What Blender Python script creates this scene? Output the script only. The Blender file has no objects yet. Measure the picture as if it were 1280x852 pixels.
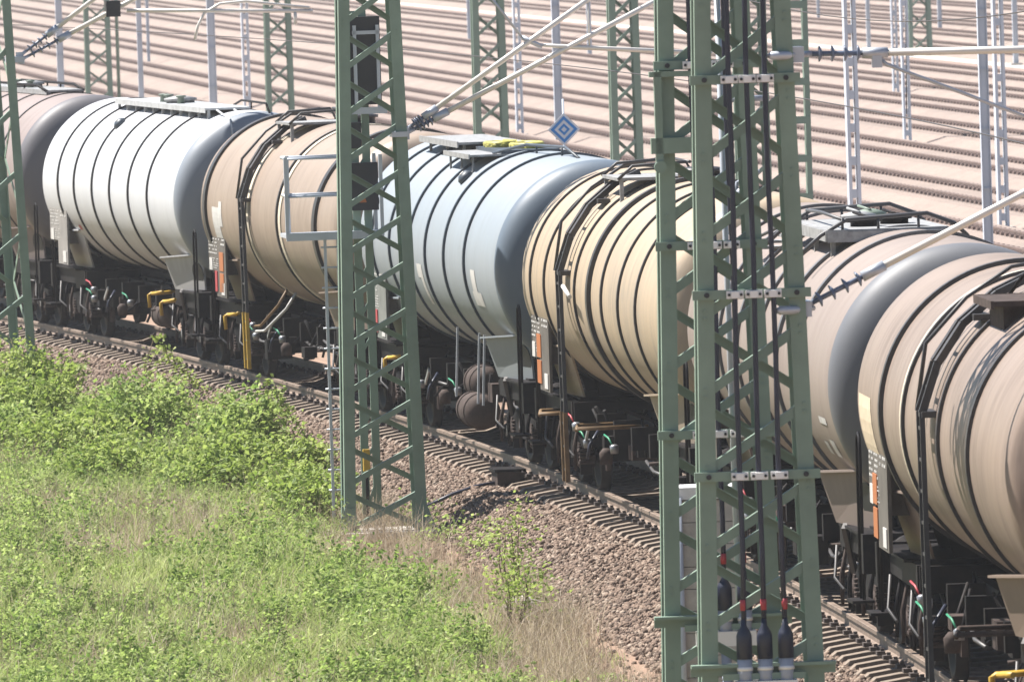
import bpy, math, random
import numpy as np
from mathutils import Vector, Matrix, Quaternion

random.seed(7)
RNG = np.random.default_rng(11)
scene = bpy.context.scene
COL = scene.collection
pi = math.pi

# ------------------------------------------------------------------ camera
F_PX, PITCH, CAM_H, ROLL = 12740.48, 0.0487534, 8.6717, 0.0325162
cam_data = bpy.data.cameras.new('camera')
cam_data.sensor_fit = 'HORIZONTAL'
cam_data.sensor_width = 36.0
cam_data.lens = F_PX / 1280.0 * 36.0
cam_data.clip_start = 1.0
cam_data.clip_end = 3000.0
cam_data.dof.use_dof = True
cam_data.dof.focus_distance = 128.0
cam_data.dof.aperture_fstop = 9.5
cam = bpy.data.objects.new('camera', cam_data)
COL.objects.link(cam)
cam.matrix_world = Matrix.Translation((0, 0, CAM_H)) @ Matrix.Rotation(pi / 2 - PITCH, 4, 'X') @ Matrix.Rotation(-ROLL, 4, 'Z')
scene.camera = cam

# ------------------------------------------------------------------ light
SUN_EL, SUN_BACK = math.radians(57), math.radians(28)
SUN_DIR = Vector((-math.cos(SUN_EL) * math.cos(SUN_BACK), math.cos(SUN_EL) * math.sin(SUN_BACK), math.sin(SUN_EL)))
world = bpy.data.worlds.new('World')
scene.world = world
world.use_nodes = True
wn = world.node_tree
sky = wn.nodes.new('ShaderNodeTexSky')
sky.sky_type = 'NISHITA'
sky.sun_disc = False
sky.sun_elevation = SUN_EL
sky.sun_rotation = math.atan2(SUN_DIR.x, SUN_DIR.y)
sky.air_density = 1.0
sky.dust_density = 0.1
sky.ozone_density = 2.0
wn.links.new(sky.outputs[0], wn.nodes['Background'].inputs[0])
wn.nodes['Background'].inputs[1].default_value = 0.05
sun_data = bpy.data.lights.new('sun', 'SUN')
sun_data.energy = 5.0
sun_data.angle = math.radians(0.53)
sun_data.color = (1.0, 0.955, 0.89)
sun = bpy.data.objects.new('sun', sun_data)
sun.rotation_euler = SUN_DIR.to_track_quat('Z', 'Y').to_euler()
sun.location = (-30, 100, 60)
COL.objects.link(sun)

vs = scene.view_settings
vs.view_transform = 'Standard'
vs.look = 'None'
vs.gamma = 1.0
vs.use_curve_mapping = False
vs.exposure = 1.33

# ------------------------------------------------------------------ curved main track
TX0, TY0, TH0, TK = 0.371106, 146.934733, -0.1496624, -0.00179155


def P(s, off=0.0, z=0.0):
    """point on the curved track: s metres along, off metres to the side, z above the rail top"""
    h = TH0 + TK * s
    x = TX0 + (math.cos(TH0) - math.cos(h)) / TK
    y = TY0 + (math.sin(h) - math.sin(TH0)) / TK
    return Vector((x + off * math.cos(h), y - off * math.sin(h), z))


def HEAD(s):
    return TH0 + TK * s


def track_so(x, y):
    """inverse of P for arrays"""
    cx = TX0 + math.cos(TH0) / TK
    cy = TY0 - math.sin(TH0) / TK
    R = -1.0 / TK
    dx, dy = x - cx, y - cy
    h = np.arctan2(dy, dx)
    return (h - TH0) / TK, np.hypot(dx, dy) - R


# straight yard tracks
YN = Vector((0.9923, 0.1235, 0))
YD = Vector((-0.1235, 0.9923, 0))


def Q(q, t, z=0.0):
    v = YN * q + YD * t
    return Vector((v.x, v.y, z))


# ------------------------------------------------------------------ materials
MATS = {}


def mat(name, col, rough=0.6, metal=0.0, var=0.0, scale=4.0, col2=None, stretch=(1, 1, 1), bump=0.0, bscale=30.0, coat=0.0, detail=6.0,
        translucent=None, spec=0.5):
    if name in MATS:
        return MATS[name]
    m = bpy.data.materials.new(name)
    m.use_nodes = True
    nt = m.node_tree
    b = nt.nodes['Principled BSDF']
    b.inputs['Roughness'].default_value = rough
    b.inputs['Metallic'].default_value = metal
    b.inputs['Specular IOR Level'].default_value = spec
    if coat:
        b.inputs['Coat Weight'].default_value = coat
    c = (*col, 1)
    b.inputs['Base Color'].default_value = c
    tc = nt.nodes.new('ShaderNodeTexCoord')
    mp = nt.nodes.new('ShaderNodeMapping')
    mp.inputs['Scale'].default_value = stretch
    nt.links.new(tc.outputs['Object'], mp.inputs[0])
    if var > 0 or col2:
        n = nt.nodes.new('ShaderNodeTexNoise')
        n.inputs['Scale'].default_value = scale
        n.inputs['Detail'].default_value = detail
        n.inputs['Roughness'].default_value = 0.62
        nt.links.new(mp.outputs[0], n.inputs[0])
        r = nt.nodes.new('ShaderNodeValToRGB')
        c2 = col2 if col2 else tuple(max(0, x * (1 - var)) for x in col)
        c1 = col if col2 else tuple(min(1, x * (1 + var * 0.6)) for x in col)
        r.color_ramp.elements[0].position = 0.32
        r.color_ramp.elements[0].color = (*c2, 1)
        r.color_ramp.elements[1].position = 0.68
        r.color_ramp.elements[1].color = (*c1, 1)
        nt.links.new(n.outputs[0], r.inputs[0])
        nt.links.new(r.outputs[0], b.inputs['Base Color'])
    if bump > 0:
        n2 = nt.nodes.new('ShaderNodeTexNoise')
        n2.inputs['Scale'].default_value = bscale
        n2.inputs['Detail'].default_value = 5
        nt.links.new(tc.outputs['Object'], n2.inputs[0])
        bp = nt.nodes.new('ShaderNodeBump')
        bp.inputs['Strength'].default_value = bump
        bp.inputs['Distance'].default_value = 0.05
        nt.links.new(n2.outputs[0], bp.inputs['Height'])
        nt.links.new(bp.outputs[0], b.inputs['Normal'])
    MATS[name] = m
    return m


def leafmat(name, cols, trans=0.45, rough=0.55):
    """foliage: a random tint stored per leaf drives a colour ramp; light also passes through the leaf"""
    m = bpy.data.materials.new(name)
    m.use_nodes = True
    nt = m.node_tree
    b = nt.nodes['Principled BSDF']
    b.inputs['Roughness'].default_value = rough
    b.inputs['Specular IOR Level'].default_value = 0.3
    at = nt.nodes.new('ShaderNodeAttribute')
    at.attribute_name = 'tint'
    r = nt.nodes.new('ShaderNodeValToRGB')
    el = r.color_ramp.elements
    el[0].position, el[0].color = 0.0, (*cols[0], 1)
    el[1].position, el[1].color = 1.0, (*cols[-1], 1)
    for i, c in enumerate(cols[1:-1]):
        e = el.new((i + 1) / (len(cols) - 1))
        e.color = (*c, 1)
    nt.links.new(at.outputs['Fac'], r.inputs[0])
    nt.links.new(r.outputs[0], b.inputs['Base Color'])
    t = nt.nodes.new('ShaderNodeBsdfTranslucent')
    nt.links.new(r.outputs[0], t.inputs[0])
    mx = nt.nodes.new('ShaderNodeMixShader')
    mx.inputs[0].default_value = trans
    nt.links.new(b.outputs[0], mx.inputs[1])
    nt.links.new(t.outputs[0], mx.inputs[2])
    nt.links.new(mx.outputs[0], nt.nodes['Material Output'].inputs[0])
    return m


def tankmat(name, col, dirt, streak=0.35, rough=0.42, belly=0.6, head=None):
    """painted tank shell: paint colour, streaks of dirt running round the shell, a grimy underside"""
    m = bpy.data.materials.new(name)
    m.use_nodes = True
    nt = m.node_tree
    L = nt.links.new
    b = nt.nodes['Principled BSDF']
    b.inputs['Specular IOR Level'].default_value = 0.5
    tc = nt.nodes.new('ShaderNodeTexCoord')
    mp = nt.nodes.new('ShaderNodeMapping')
    mp.inputs['Scale'].default_value = (5.0, 0.45, 0.45)
    L(tc.outputs['Object'], mp.inputs[0])
    n = nt.nodes.new('ShaderNodeTexNoise')
    n.inputs['Scale'].default_value = 1.6
    n.inputs['Detail'].default_value = 8
    n.inputs['Roughness'].default_value = 0.65
    L(mp.outputs[0], n.inputs[0])
    n2 = nt.nodes.new('ShaderNodeTexNoise')
    n2.inputs['Scale'].default_value = 0.9
    n2.inputs['Detail'].default_value = 7
    L(tc.outputs['Object'], n2.inputs[0])
    mpf = nt.nodes.new('ShaderNodeMapping')
    mpf.inputs['Scale'].default_value = (16.0, 0.22, 0.22)
    L(tc.outputs['Object'], mpf.inputs[0])
    nf = nt.nodes.new('ShaderNodeTexNoise')
    nf.inputs['Scale'].default_value = 1.3
    nf.inputs['Detail'].default_value = 4
    L(mpf.outputs[0], nf.inputs[0])
    mm = nt.nodes.new('ShaderNodeMath'); mm.operation = 'MULTIPLY'
    L(n.outputs[0], mm.inputs[0]); L(n2.outputs[0], mm.inputs[1])
    mr = nt.nodes.new('ShaderNodeMapRange')
    mr.inputs['From Min'].default_value = 0.2
    mr.inputs['From Max'].default_value = 0.36
    mr.inputs['To Min'].default_value = 0
    mr.inputs['To Max'].default_value = streak
    L(mm.outputs[0], mr.inputs[0])
    sp = nt.nodes.new('ShaderNodeSeparateXYZ')
    L(tc.outputs['Object'], sp.inputs[0])
    # grime band on the underside, with a ragged upper limit
    ad = nt.nodes.new('ShaderNodeMath'); ad.operation = 'MULTIPLY_ADD'
    L(n.outputs[0], ad.inputs[0]); ad.inputs[1].default_value = 0.9; L(sp.outputs[2], ad.inputs[2])
    mr2 = nt.nodes.new('ShaderNodeMapRange')
    mr2.inputs['From Min'].default_value = 2.0
    mr2.inputs['From Max'].default_value = 2.75
    mr2.inputs['To Min'].default_value = belly
    mr2.inputs['To Max'].default_value = 0
    L(ad.outputs[0], mr2.inputs[0])
    mrf = nt.nodes.new('ShaderNodeMapRange')
    mrf.inputs['From Min'].default_value = 0.5
    mrf.inputs['From Max'].default_value = 0.72
    mrf.inputs['To Min'].default_value = 0
    mrf.inputs['To Max'].default_value = streak * 1.1
    L(nf.outputs[0], mrf.inputs[0])
    # stains spreading down from the top fittings
    sx_ = nt.nodes.new('ShaderNodeMapRange')
    sx_.inputs['From Min'].default_value = 2.6
    sx_.inputs['From Max'].default_value = 0.4
    sx_.inputs['To Min'].default_value = 0
    sx_.inputs['To Max'].default_value = 1
    ab = nt.nodes.new('ShaderNodeMath'); ab.operation = 'ABSOLUTE'
    L(sp.outputs[0], ab.inputs[0]); L(ab.outputs[0], sx_.inputs[0])
    zz = nt.nodes.new('ShaderNodeMapRange')
    zz.inputs['From Min'].default_value = 3.0
    zz.inputs['From Max'].default_value = 4.2
    L(sp.outputs[2], zz.inputs[0])
    st1 = nt.nodes.new('ShaderNodeMath'); st1.operation = 'MULTIPLY'
    L(sx_.outputs[0], st1.inputs[0]); L(zz.outputs[0], st1.inputs[1])
    st2 = nt.nodes.new('ShaderNodeMath'); st2.operation = 'MULTIPLY'
    L(st1.outputs[0], st2.inputs[0])
    nr = nt.nodes.new('ShaderNodeMapRange'); nr.inputs['From Min'].default_value = 0.42; nr.inputs['From Max'].default_value = 0.66; nr.inputs['To Max'].default_value = streak * 1.5
    L(n.outputs[0], nr.inputs[0]); L(nr.outputs[0], st2.inputs[1])
    mxa = nt.nodes.new('ShaderNodeMath'); mxa.operation = 'MAXIMUM'
    L(mrf.outputs[0], mxa.inputs[0]); L(st2.outputs[0], mxa.inputs[1])
    mxb = nt.nodes.new('ShaderNodeMath'); mxb.operation = 'MAXIMUM'
    L(mr.outputs[0], mxb.inputs[0]); L(mxa.outputs[0], mxb.inputs[1])
    mx0 = nt.nodes.new('ShaderNodeMath'); mx0.operation = 'MAXIMUM'
    L(mxb.outputs[0], mx0.inputs[0]); L(mr2.outputs[0], mx0.inputs[1])
    mx = nt.nodes.new('ShaderNodeMix'); mx.data_type = 'RGBA'
    mx.inputs[6].default_value = (*col, 1)
    mx.inputs[7].default_value = (*dirt, 1)
    L(mx0.outputs[0], mx.inputs[0])
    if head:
        # near dished end: dirtier, greyer paint, with its shade also put into the colour
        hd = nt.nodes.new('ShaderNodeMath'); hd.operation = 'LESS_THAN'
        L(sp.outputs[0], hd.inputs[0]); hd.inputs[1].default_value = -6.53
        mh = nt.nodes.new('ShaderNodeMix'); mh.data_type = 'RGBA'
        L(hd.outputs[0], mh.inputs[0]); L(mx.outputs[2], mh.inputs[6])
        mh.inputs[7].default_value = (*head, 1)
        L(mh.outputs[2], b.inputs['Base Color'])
    else:
        L(mx.outputs[2], b.inputs['Base Color'])
    mr3 = nt.nodes.new('ShaderNodeMapRange')
    mr3.inputs['To Min'].default_value = rough
    mr3.inputs['To Max'].default_value = rough + 0.3
    L(n2.outputs[0], mr3.inputs[0])
    L(mr3.outputs[0], b.inputs['Roughness'])
    return m


M_GREEN = mat('mast_green_paint', (0.19, 0.265, 0.205), 0.55, var=0.18, scale=1.3)
M_GREEN2 = mat('mast_green_paint_far', (0.17, 0.245, 0.19), 0.6, var=0.2, scale=1.0)
M_GALV = mat('galvanised_steel', (0.46, 0.49, 0.54), 0.45, 0.35, var=0.12, scale=2)
M_GALV2 = mat('galvanised_pole', (0.56, 0.61, 0.68), 0.55, 0.0, var=0.1, scale=1)
M_TUBE = mat('pale_tube', (0.72, 0.69, 0.64), 0.45, 0.1, var=0.08, scale=3)
M_INSUL = mat('insulator_grey', (0.14, 0.17, 0.24), 0.35)
M_REDBAND = mat('red_band', (0.45, 0.05, 0.05), 0.5)
M_CABLE = mat('cable_sheath', (0.012, 0.016, 0.036), 0.45)
M_TERM = mat('termination_grey', (0.33, 0.36, 0.42), 0.4)
M_WHITE = mat('white_plastic', (0.75, 0.74, 0.72), 0.45)
M_RED = mat('red_paint', (0.36, 0.035, 0.045), 0.5)
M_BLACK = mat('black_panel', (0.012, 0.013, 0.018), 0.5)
M_STEELDARK = mat('dark_running_gear', (0.009, 0.009, 0.011), 0.65, 0.2, var=0.5, scale=6, col2=(0.022, 0.018, 0.017), spec=0.12)
M_RUST = mat('rusty_running_gear', (0.06, 0.043, 0.037), 0.8, 0.0, var=0.4, scale=7, spec=0.2)
M_WHEEL = mat('wheel_steel', (0.02, 0.018, 0.018), 0.6, 0.2, var=0.3, scale=8, spec=0.15)
M_BRIGHT = mat('bright_worn_steel', (0.26, 0.265, 0.28), 0.4, 0.5, var=0.3, scale=12)
M_HOOP = mat('dark_hoop', (0.035, 0.033, 0.035), 0.5, var=0.3, scale=4)
M_HOOPBLUE = mat('blue_hoop', (0.045, 0.06, 0.08), 0.5, var=0.3, scale=4)
M_PALEGRATE = mat('pale_grating', (0.4, 0.41, 0.42), 0.55, 0.1, var=0.25, scale=8)
M_YELLOW = mat('yellow_paint', (0.46, 0.28, 0.025), 0.5, var=0.25, scale=5)
M_YELLOWBROWN = mat('dirty_yellow_paint', (0.15, 0.085, 0.03), 0.6, var=0.4, scale=6)
M_ORANGE = mat('orange_plate', (0.36, 0.115, 0.035), 0.5)
M_BOARD = mat('board_brown_grey', (0.10, 0.087, 0.075), 0.6, var=0.3, scale=3)
M_LABEL = mat('label_white', (0.5, 0.485, 0.46), 0.6, var=0.15, scale=5)
M_BLUE = mat('sign_blue', (0.06, 0.3, 0.72), 0.5)
M_GRATE = mat('walkway_grating', (0.3, 0.3, 0.3), 0.6, 0.2, var=0.35, scale=9)
M_RAIL = mat('rail_steel', (0.215, 0.16, 0.125), 0.55, 0.15, var=0.35, scale=5, stretch=(1, 1, 3))
M_RAILFAR = mat('rail_rust_gap_shade', (0.15, 0.10, 0.083), 0.7, 0.0, var=0.3, scale=3)
M_RAILWEB = mat('sunlit_rail_web', (0.26, 0.197, 0.165), 0.85, var=0.2, scale=3)  # light tan web and foot: sun on the rail side put into the colour
M_SLEEPER = mat('concrete_sleeper', (0.185, 0.142, 0.108), 0.85, var=0.3, scale=7)
M_SLEEPERFAR = mat('yard_sleeper', (0.28, 0.222, 0.19), 0.85, var=0.15, scale=1.0)
M_CLIP = mat('rail_clip', (0.06, 0.045, 0.04), 0.7)
M_CONC = mat('pale_concrete', (0.5, 0.47, 0.43), 0.85, var=0.2, scale=5, bump=0.2)
M_WIRE = mat('copper_wire', (0.06, 0.05, 0.05), 0.5, 0.3)
M_VALVE = mat('valve_grey_green', (0.16, 0.2, 0.16), 0.5)
M_PIPE = mat('dull_pipe', (0.07, 0.066, 0.066), 0.5, 0.3)
M_GREENGEAR = mat('green_handle', (0.015, 0.2, 0.1), 0.5)
M_HOSE = mat('yellow_hose', (0.36, 0.33, 0.07), 0.5, var=0.5, scale=10)
M_CREAMBAND = mat('cream_band', (0.62, 0.54, 0.42), 0.5, var=0.2, scale=3)


# ------------------------------------------------------------------ mesh building
class MB:
    def __init__(self):
        self.v, self.f, self.s, self.m, self.cm = [], [], [], [], 0

    def add(self, vs, fs, smooth=False):
        o = len(self.v)
        self.v += [tuple(x) for x in vs]
        self.f += [tuple(i + o for i in f) for f in fs]
        self.s += [smooth] * len(fs)
        self.m += [self.cm] * len(fs)
        return self

    def box(self, c, size, rot=None):
        hx, hy, hz = size[0] / 2, size[1] / 2, size[2] / 2
        vs = [Vector((x, y, z)) for x in (-hx, hx) for y in (-hy, hy) for z in (-hz, hz)]
        if rot is not None:
            vs = [rot @ v for v in vs]
        c = Vector(c)
        return self.add([v + c for v in vs], [(0, 1, 3, 2), (4, 6, 7, 5), (0, 4, 5, 1), (2, 3, 7, 6), (0, 2, 6, 4), (1, 5, 7, 3)])

    def bar(self, a, b, w, h, up=(0, 0, 1)):
        """rectangular bar from a to b; w across, h along up"""
        a, b = Vector(a), Vector(b)
        d = (b - a).normalized()
        side = d.cross(Vector(up))
        if side.length < 1e-5:
            side = d.cross(Vector((1, 0, 0)))
        side.normalize()
        u = side.cross(d)
        vs = []
        for p in (a, b):
            for sx, sz in ((-1, -1), (1, -1), (1, 1), (-1, 1)):
                vs.append(p + side * sx * w / 2 + u * sz * h / 2)
        return self.add(vs, [(3, 2, 1, 0), (4, 5, 6, 7), (0, 1, 5, 4), (1, 2, 6, 5), (2, 3, 7, 6), (3, 0, 4, 7)])

    def tube(self, pts, r, n=8, caps=True):
        pts = [Vector(p) for p in pts]
        rs = r if isinstance(r, (list, tuple)) else [r] * len(pts)
        vs, fs = [], []
        ref = None
        for i, p in enumerate(pts):
            d = (pts[min(i + 1, len(pts) - 1)] - pts[max(i - 1, 0)]).normalized()
            if ref is None:
                ref = d.cross(Vector((0.13, 0.21, 1)) if abs(d.z) < 0.9 else Vector((1, 0.1, 0))).normalized()
            ref = (ref - d * ref.dot(d)).normalized()
            e = d.cross(ref)
            for k in range(n):
                a = 2 * pi * k / n
                vs.append(p + (ref * math.cos(a) + e * math.sin(a)) * rs[i])
        for i in range(len(pts) - 1):
            for k in range(n):
                k2 = (k + 1) % n
                fs.append((i * n + k, i * n + k2, (i + 1) * n + k2, (i + 1) * n + k))
        o = len(self.v)
        self.add(vs, fs, True)
        if caps:
            self.f += [tuple(o + k for k in reversed(range(n))), tuple(o + (len(pts) - 1) * n + k for k in range(n))]
            self.s += [False, False]
            self.m += [self.cm] * 2
        return self

    def lathe(self, prof, n=48, axis='x', c=(0, 0, 0), smooth=True):
        """profile of (along, radius); open ends at radius 0 are closed with a fan"""
        c = Vector(c)
        vs, fs, idx = [], [], []
        for a, r in prof:
            if r < 1e-6:
                idx.append([len(vs)])
                ring = [(a, 0, 0)]
            else:
                idx.append(list(range(len(vs), len(vs) + n)))
                ring = [(a, r * math.cos(2 * pi * k / n), r * math.sin(2 * pi * k / n)) for k in range(n)]
            for q in ring:
                if axis == 'x':
                    vs.append(Vector(q) + c)
                elif axis == 'y':
                    vs.append(Vector((q[1], q[0], q[2])) + c)
                else:
                    vs.append(Vector((q[1], q[2], q[0])) + c)
        for A, B in zip(idx[:-1], idx[1:]):
            if len(A) == 1 and len(B) == 1:
                continue
            for k in range(n):
                k2 = (k + 1) % n
                if len(A) == 1:
                    fs.append((A[0], B[k2], B[k]))
                elif len(B) == 1:
                    fs.append((A[k], A[k2], B[0]))
                else:
                    fs.append((A[k], A[k2], B[k2], B[k]))
        return self.add(vs, fs, smooth)

    def prism(self, poly, y0, y1):
        """polygon in x-z swept along y"""
        n = len(poly)
        vs = [(x, y0, z) for x, z in poly] + [(x, y1, z) for x, z in poly]
        fs = [tuple(reversed(range(n))), tuple(range(n, 2 * n))]
        for k in range(n):
            k2 = (k + 1) % n
            fs.append((k, k2, n + k2, n + k))
        return self.add(vs, fs)

    def prismx(self, poly, x0, x1):
        """polygon in y-z swept along x"""
        n = len(poly)
        vs = [(x0, y, z) for y, z in poly] + [(x1, y, z) for y, z in poly]
        fs = [tuple(range(n)), tuple(reversed(range(n, 2 * n)))]
        for k in range(n):
            k2 = (k + 1) % n
            fs.append((k, n + k, n + k2, k2))
        return self.add(vs, fs)

    def mesh(self, name, m):
        me = bpy.data.meshes.new(name)
        me.from_pydata([tuple(v) for v in self.v], [], self.f)
        me.polygons.foreach_set('use_smooth', self.s)
        for q in (m if isinstance(m, (list, tuple)) else [m]):
            me.materials.append(q)
        if self.cm:
            me.polygons.foreach_set('material_index', self.m)
        me.update()
        return me

    def build(self, name, m, parent=None):
        o = bpy.data.objects.new(name, self.mesh(name, m))
        COL.objects.link(o)
        if parent is not None:
            o.parent = parent
        return o


def tag(o, label=None, cat=None, group=None, kind=None):
    if label:
        o['label'] = label
    if cat:
        o['category'] = cat
    if group:
        o['group'] = group
    if kind:
        o['kind'] = kind
    return o


def empty(name, loc, rz=0.0, label=None, cat=None, group=None):
    o = bpy.data.objects.new(name, None)
    o.empty_display_size = 0.3
    o.location = loc
    o.rotation_euler = (0, 0, rz)
    COL.objects.link(o)
    return tag(o, label, cat, group)


def place(me, name, parent=None, loc=None, rz=None):
    o = bpy.data.objects.new(name, me)
    COL.objects.link(o)
    if parent is not None:
        o.parent = parent
    if loc is not None:
        o.location = loc
    if rz is not None:
        o.rotation_euler = (0, 0, rz)
    return o


def np_mesh(name, verts, quads, m, tint=None, smooth=False, tris=False):
    k = 3 if tris else 4
    me = bpy.data.meshes.new(name)
    nv, nf = len(verts), len(quads)
    me.vertices.add(nv)
    me.vertices.foreach_set('co', np.ascontiguousarray(verts, np.float32).ravel())
    me.loops.add(nf * k)
    me.loops.foreach_set('vertex_index', np.ascontiguousarray(quads, np.int32).ravel())
    me.polygons.add(nf)
    me.polygons.foreach_set('loop_start', np.arange(0, nf * k, k, dtype=np.int32))
    me.polygons.foreach_set('loop_total', np.full(nf, k, np.int32))
    if smooth:
        me.polygons.foreach_set('use_smooth', np.ones(nf, bool))
    me.materials.append(m)
    if tint is not None:
        a = me.attributes.new('tint', 'FLOAT', 'FACE')
        a.data.foreach_set('value', np.ascontiguousarray(tint, np.float32))
    me.update(calc_edges=True)
    return me


# ------------------------------------------------------------------ ground and yard surfaces
GZ = -0.75


def sheet(name, outline, z, m, kind='structure'):
    mb = MB()
    mb.add([(x, y, z) for x, y in outline], [tuple(range(len(outline)))])
    return tag(mb.build(name, m), kind=kind)


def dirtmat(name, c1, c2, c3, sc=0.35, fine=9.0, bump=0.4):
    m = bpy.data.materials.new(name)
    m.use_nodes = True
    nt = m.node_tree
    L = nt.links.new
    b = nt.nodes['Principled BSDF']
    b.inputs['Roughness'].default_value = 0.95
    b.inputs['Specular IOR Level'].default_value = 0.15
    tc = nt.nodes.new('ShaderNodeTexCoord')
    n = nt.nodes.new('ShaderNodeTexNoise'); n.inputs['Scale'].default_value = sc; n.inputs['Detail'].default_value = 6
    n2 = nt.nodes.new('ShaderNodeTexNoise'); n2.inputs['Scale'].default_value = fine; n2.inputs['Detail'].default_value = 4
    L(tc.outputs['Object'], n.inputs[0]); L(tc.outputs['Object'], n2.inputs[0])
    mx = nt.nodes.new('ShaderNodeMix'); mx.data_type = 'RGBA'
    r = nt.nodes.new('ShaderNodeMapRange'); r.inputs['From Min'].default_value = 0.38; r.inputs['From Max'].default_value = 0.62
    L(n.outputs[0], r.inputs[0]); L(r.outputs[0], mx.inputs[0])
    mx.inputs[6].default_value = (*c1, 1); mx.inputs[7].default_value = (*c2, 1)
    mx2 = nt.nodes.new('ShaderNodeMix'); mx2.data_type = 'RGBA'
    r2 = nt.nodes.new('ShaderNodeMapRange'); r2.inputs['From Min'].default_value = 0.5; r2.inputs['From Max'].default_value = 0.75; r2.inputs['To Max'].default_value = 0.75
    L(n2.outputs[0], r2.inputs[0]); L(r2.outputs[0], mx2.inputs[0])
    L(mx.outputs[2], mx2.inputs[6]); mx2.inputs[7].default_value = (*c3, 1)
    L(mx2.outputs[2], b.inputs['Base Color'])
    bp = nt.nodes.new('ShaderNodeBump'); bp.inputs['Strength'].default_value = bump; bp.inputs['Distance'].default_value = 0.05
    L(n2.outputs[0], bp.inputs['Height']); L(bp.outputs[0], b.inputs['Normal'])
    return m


M_EARTH = dirtmat('pinkish_earth', (0.29, 0.195, 0.145), (0.25, 0.175, 0.125), (0.2, 0.14, 0.10))
M_YARD = dirtmat('yard_ground', (0.285, 0.205, 0.17), (0.255, 0.19, 0.16), (0.215, 0.163, 0.14), 0.12, 2.2, 0.3)
M_YBALLAST = dirtmat('yard_ballast', (0.29, 0.228, 0.196), (0.25, 0.2, 0.174), (0.2, 0.163, 0.145), 0.45, 6.0, 0.6)
M_STRIP = dirtmat('pale_walkway', (0.52, 0.48, 0.43), (0.47, 0.42, 0.37), (0.4, 0.345, 0.31), 0.3, 3.0, 0.2)
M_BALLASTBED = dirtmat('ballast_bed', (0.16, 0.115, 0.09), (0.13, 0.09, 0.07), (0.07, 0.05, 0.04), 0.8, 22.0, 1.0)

sheet('ground', [(-400, -60), (400, -60), (400, 900), (-400, 900)], GZ, M_EARTH)


def qquad(q0, q1, t0, t1):
    return [tuple(Q(q, t)[:2]) for q, t in ((q0, t0), (q1, t0), (q1, t1), (q0, t1))]


sheet('yard_ground', qquad(28.0, 112, 90, 860), -0.30, M_YARD)
# low bank down from the yard towards the main line
mb = MB()
mb.add([Q(28.0, 90, -0.30), Q(28.0, 860, -0.30), Q(26.6, 860, GZ + 0.004), Q(26.6, 90, GZ + 0.004)], [(0, 1, 2, 3)])
tag(mb.build('yard_bank_ground', M_YARD), kind='structure')
mb = MB()
mb.add([Q(112.0, 90, -0.30), Q(112.0, 860, -0.30), Q(114, 860, GZ + 0.004), Q(114, 90, GZ + 0.004)], [(0, 3, 2, 1)])
tag(mb.build('yard_bank_ground', M_YARD), kind='structure')
for q, w in ((30.2, 1.0), (38.95, 1.25), (47.5, 1.25), (56.0, 1.2), (66.6, 1.6), (74.9, 1.2), (83.2, 1.2), (92.3, 1.2)):
    sheet('walkway_path', qquad(q - w / 2, q + w / 2, 92, 850), -0.292, M_STRIP)

# ------------------------------------------------------------------ main track
S0, S1 = -92.0, 112.0


def ribbon(prof, s0, s1, step, off0=0.0):
    """sweep an (off, z) profile along the curved track"""
    n = max(2, int((s1 - s0) / step) + 1)
    ss = np.linspace(s0, s1, n)
    vs, fs = [], []
    k = len(prof)
    for s in ss:
        for o, z in prof:
            vs.append(P(s, o + off0, z))
    return vs, fs, n, k


def sweep(prof, s0, s1, step, off0=0.0, closed=True):
    vs, fs, n, k = ribbon(prof, s0, s1, step, off0)
    m = k if closed else k - 1
    for i in range(n - 1):
        for j in range(m):
            j2 = (j + 1) % k
            fs.append((i * k + j, (i + 1) * k + j, (i + 1) * k + j2, i * k + j2))
    return vs, fs


RAIL_PROF = [(-0.036, -0.004), (-0.030, 0.0), (0.030, 0.0), (0.036, -0.004), (0.036, -0.045), (0.009, -0.058), (0.009, -0.140), (0.075, -0.160), (0.075, -0.172),
             (-0.075, -0.172), (-0.075, -0.160), (-0.009, -0.140), (-0.009, -0.058), (-0.036, -0.045)]
BED = [(-2.65, GZ - 0.05), (-1.75, -0.30), (-1.3, -0.30), (1.3, -0.30), (1.75, -0.30), (2.65, GZ - 0.05)]


def sleeper_mesh(name, m, clips=True):
    """concrete sleeper: deep rail seats, waisted middle, sloping ends; local x across the track"""
    mb = MB()
    xs = [(-1.3, 0.07, 0.13), (-1.22, 0.135, 0.145), (-0.95, 0.175, 0.15), (-0.6, 0.175, 0.15), (-0.42, 0.12, 0.125), (0, 0.10, 0.11), (0.42, 0.12, 0.125), (0.6, 0.175, 0.15),
          (0.95, 0.175, 0.15), (1.22, 0.135, 0.145), (1.3, 0.07, 0.13)]
    vs, fs = [], []
    for x, h, w in xs:
        top = -0.35 + h
        vs += [(x, -w, -0.40), (x, -w * 0.68, top), (x, w * 0.68, top), (x, w, -0.40)]
    for i in range(len(xs) - 1):
        a, b = i * 4, i * 4 + 4
        for j in range(4):
            j2 = (j + 1) % 4
            fs.append((a + j, a + j2, b + j2, b + j))
    fs += [(3, 2, 1, 0), tuple(len(vs) - 4 + j for j in range(4))]
    mb.add(vs, fs)
    mb.cm = 1
    for r in (-0.7535, 0.7535):
        for sd in (-1, 1):
            mb.box((r + sd * 0.125, 0, -0.155), (0.09, 0.14, 0.05))
            mb.box((r + sd * 0.105, 0, -0.125), (0.04, 0.05, 0.05))
    return mb.mesh(name, [m, M_CLIP])


SLEEPER = sleeper_mesh('sleeper', M_SLEEPER)


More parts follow.
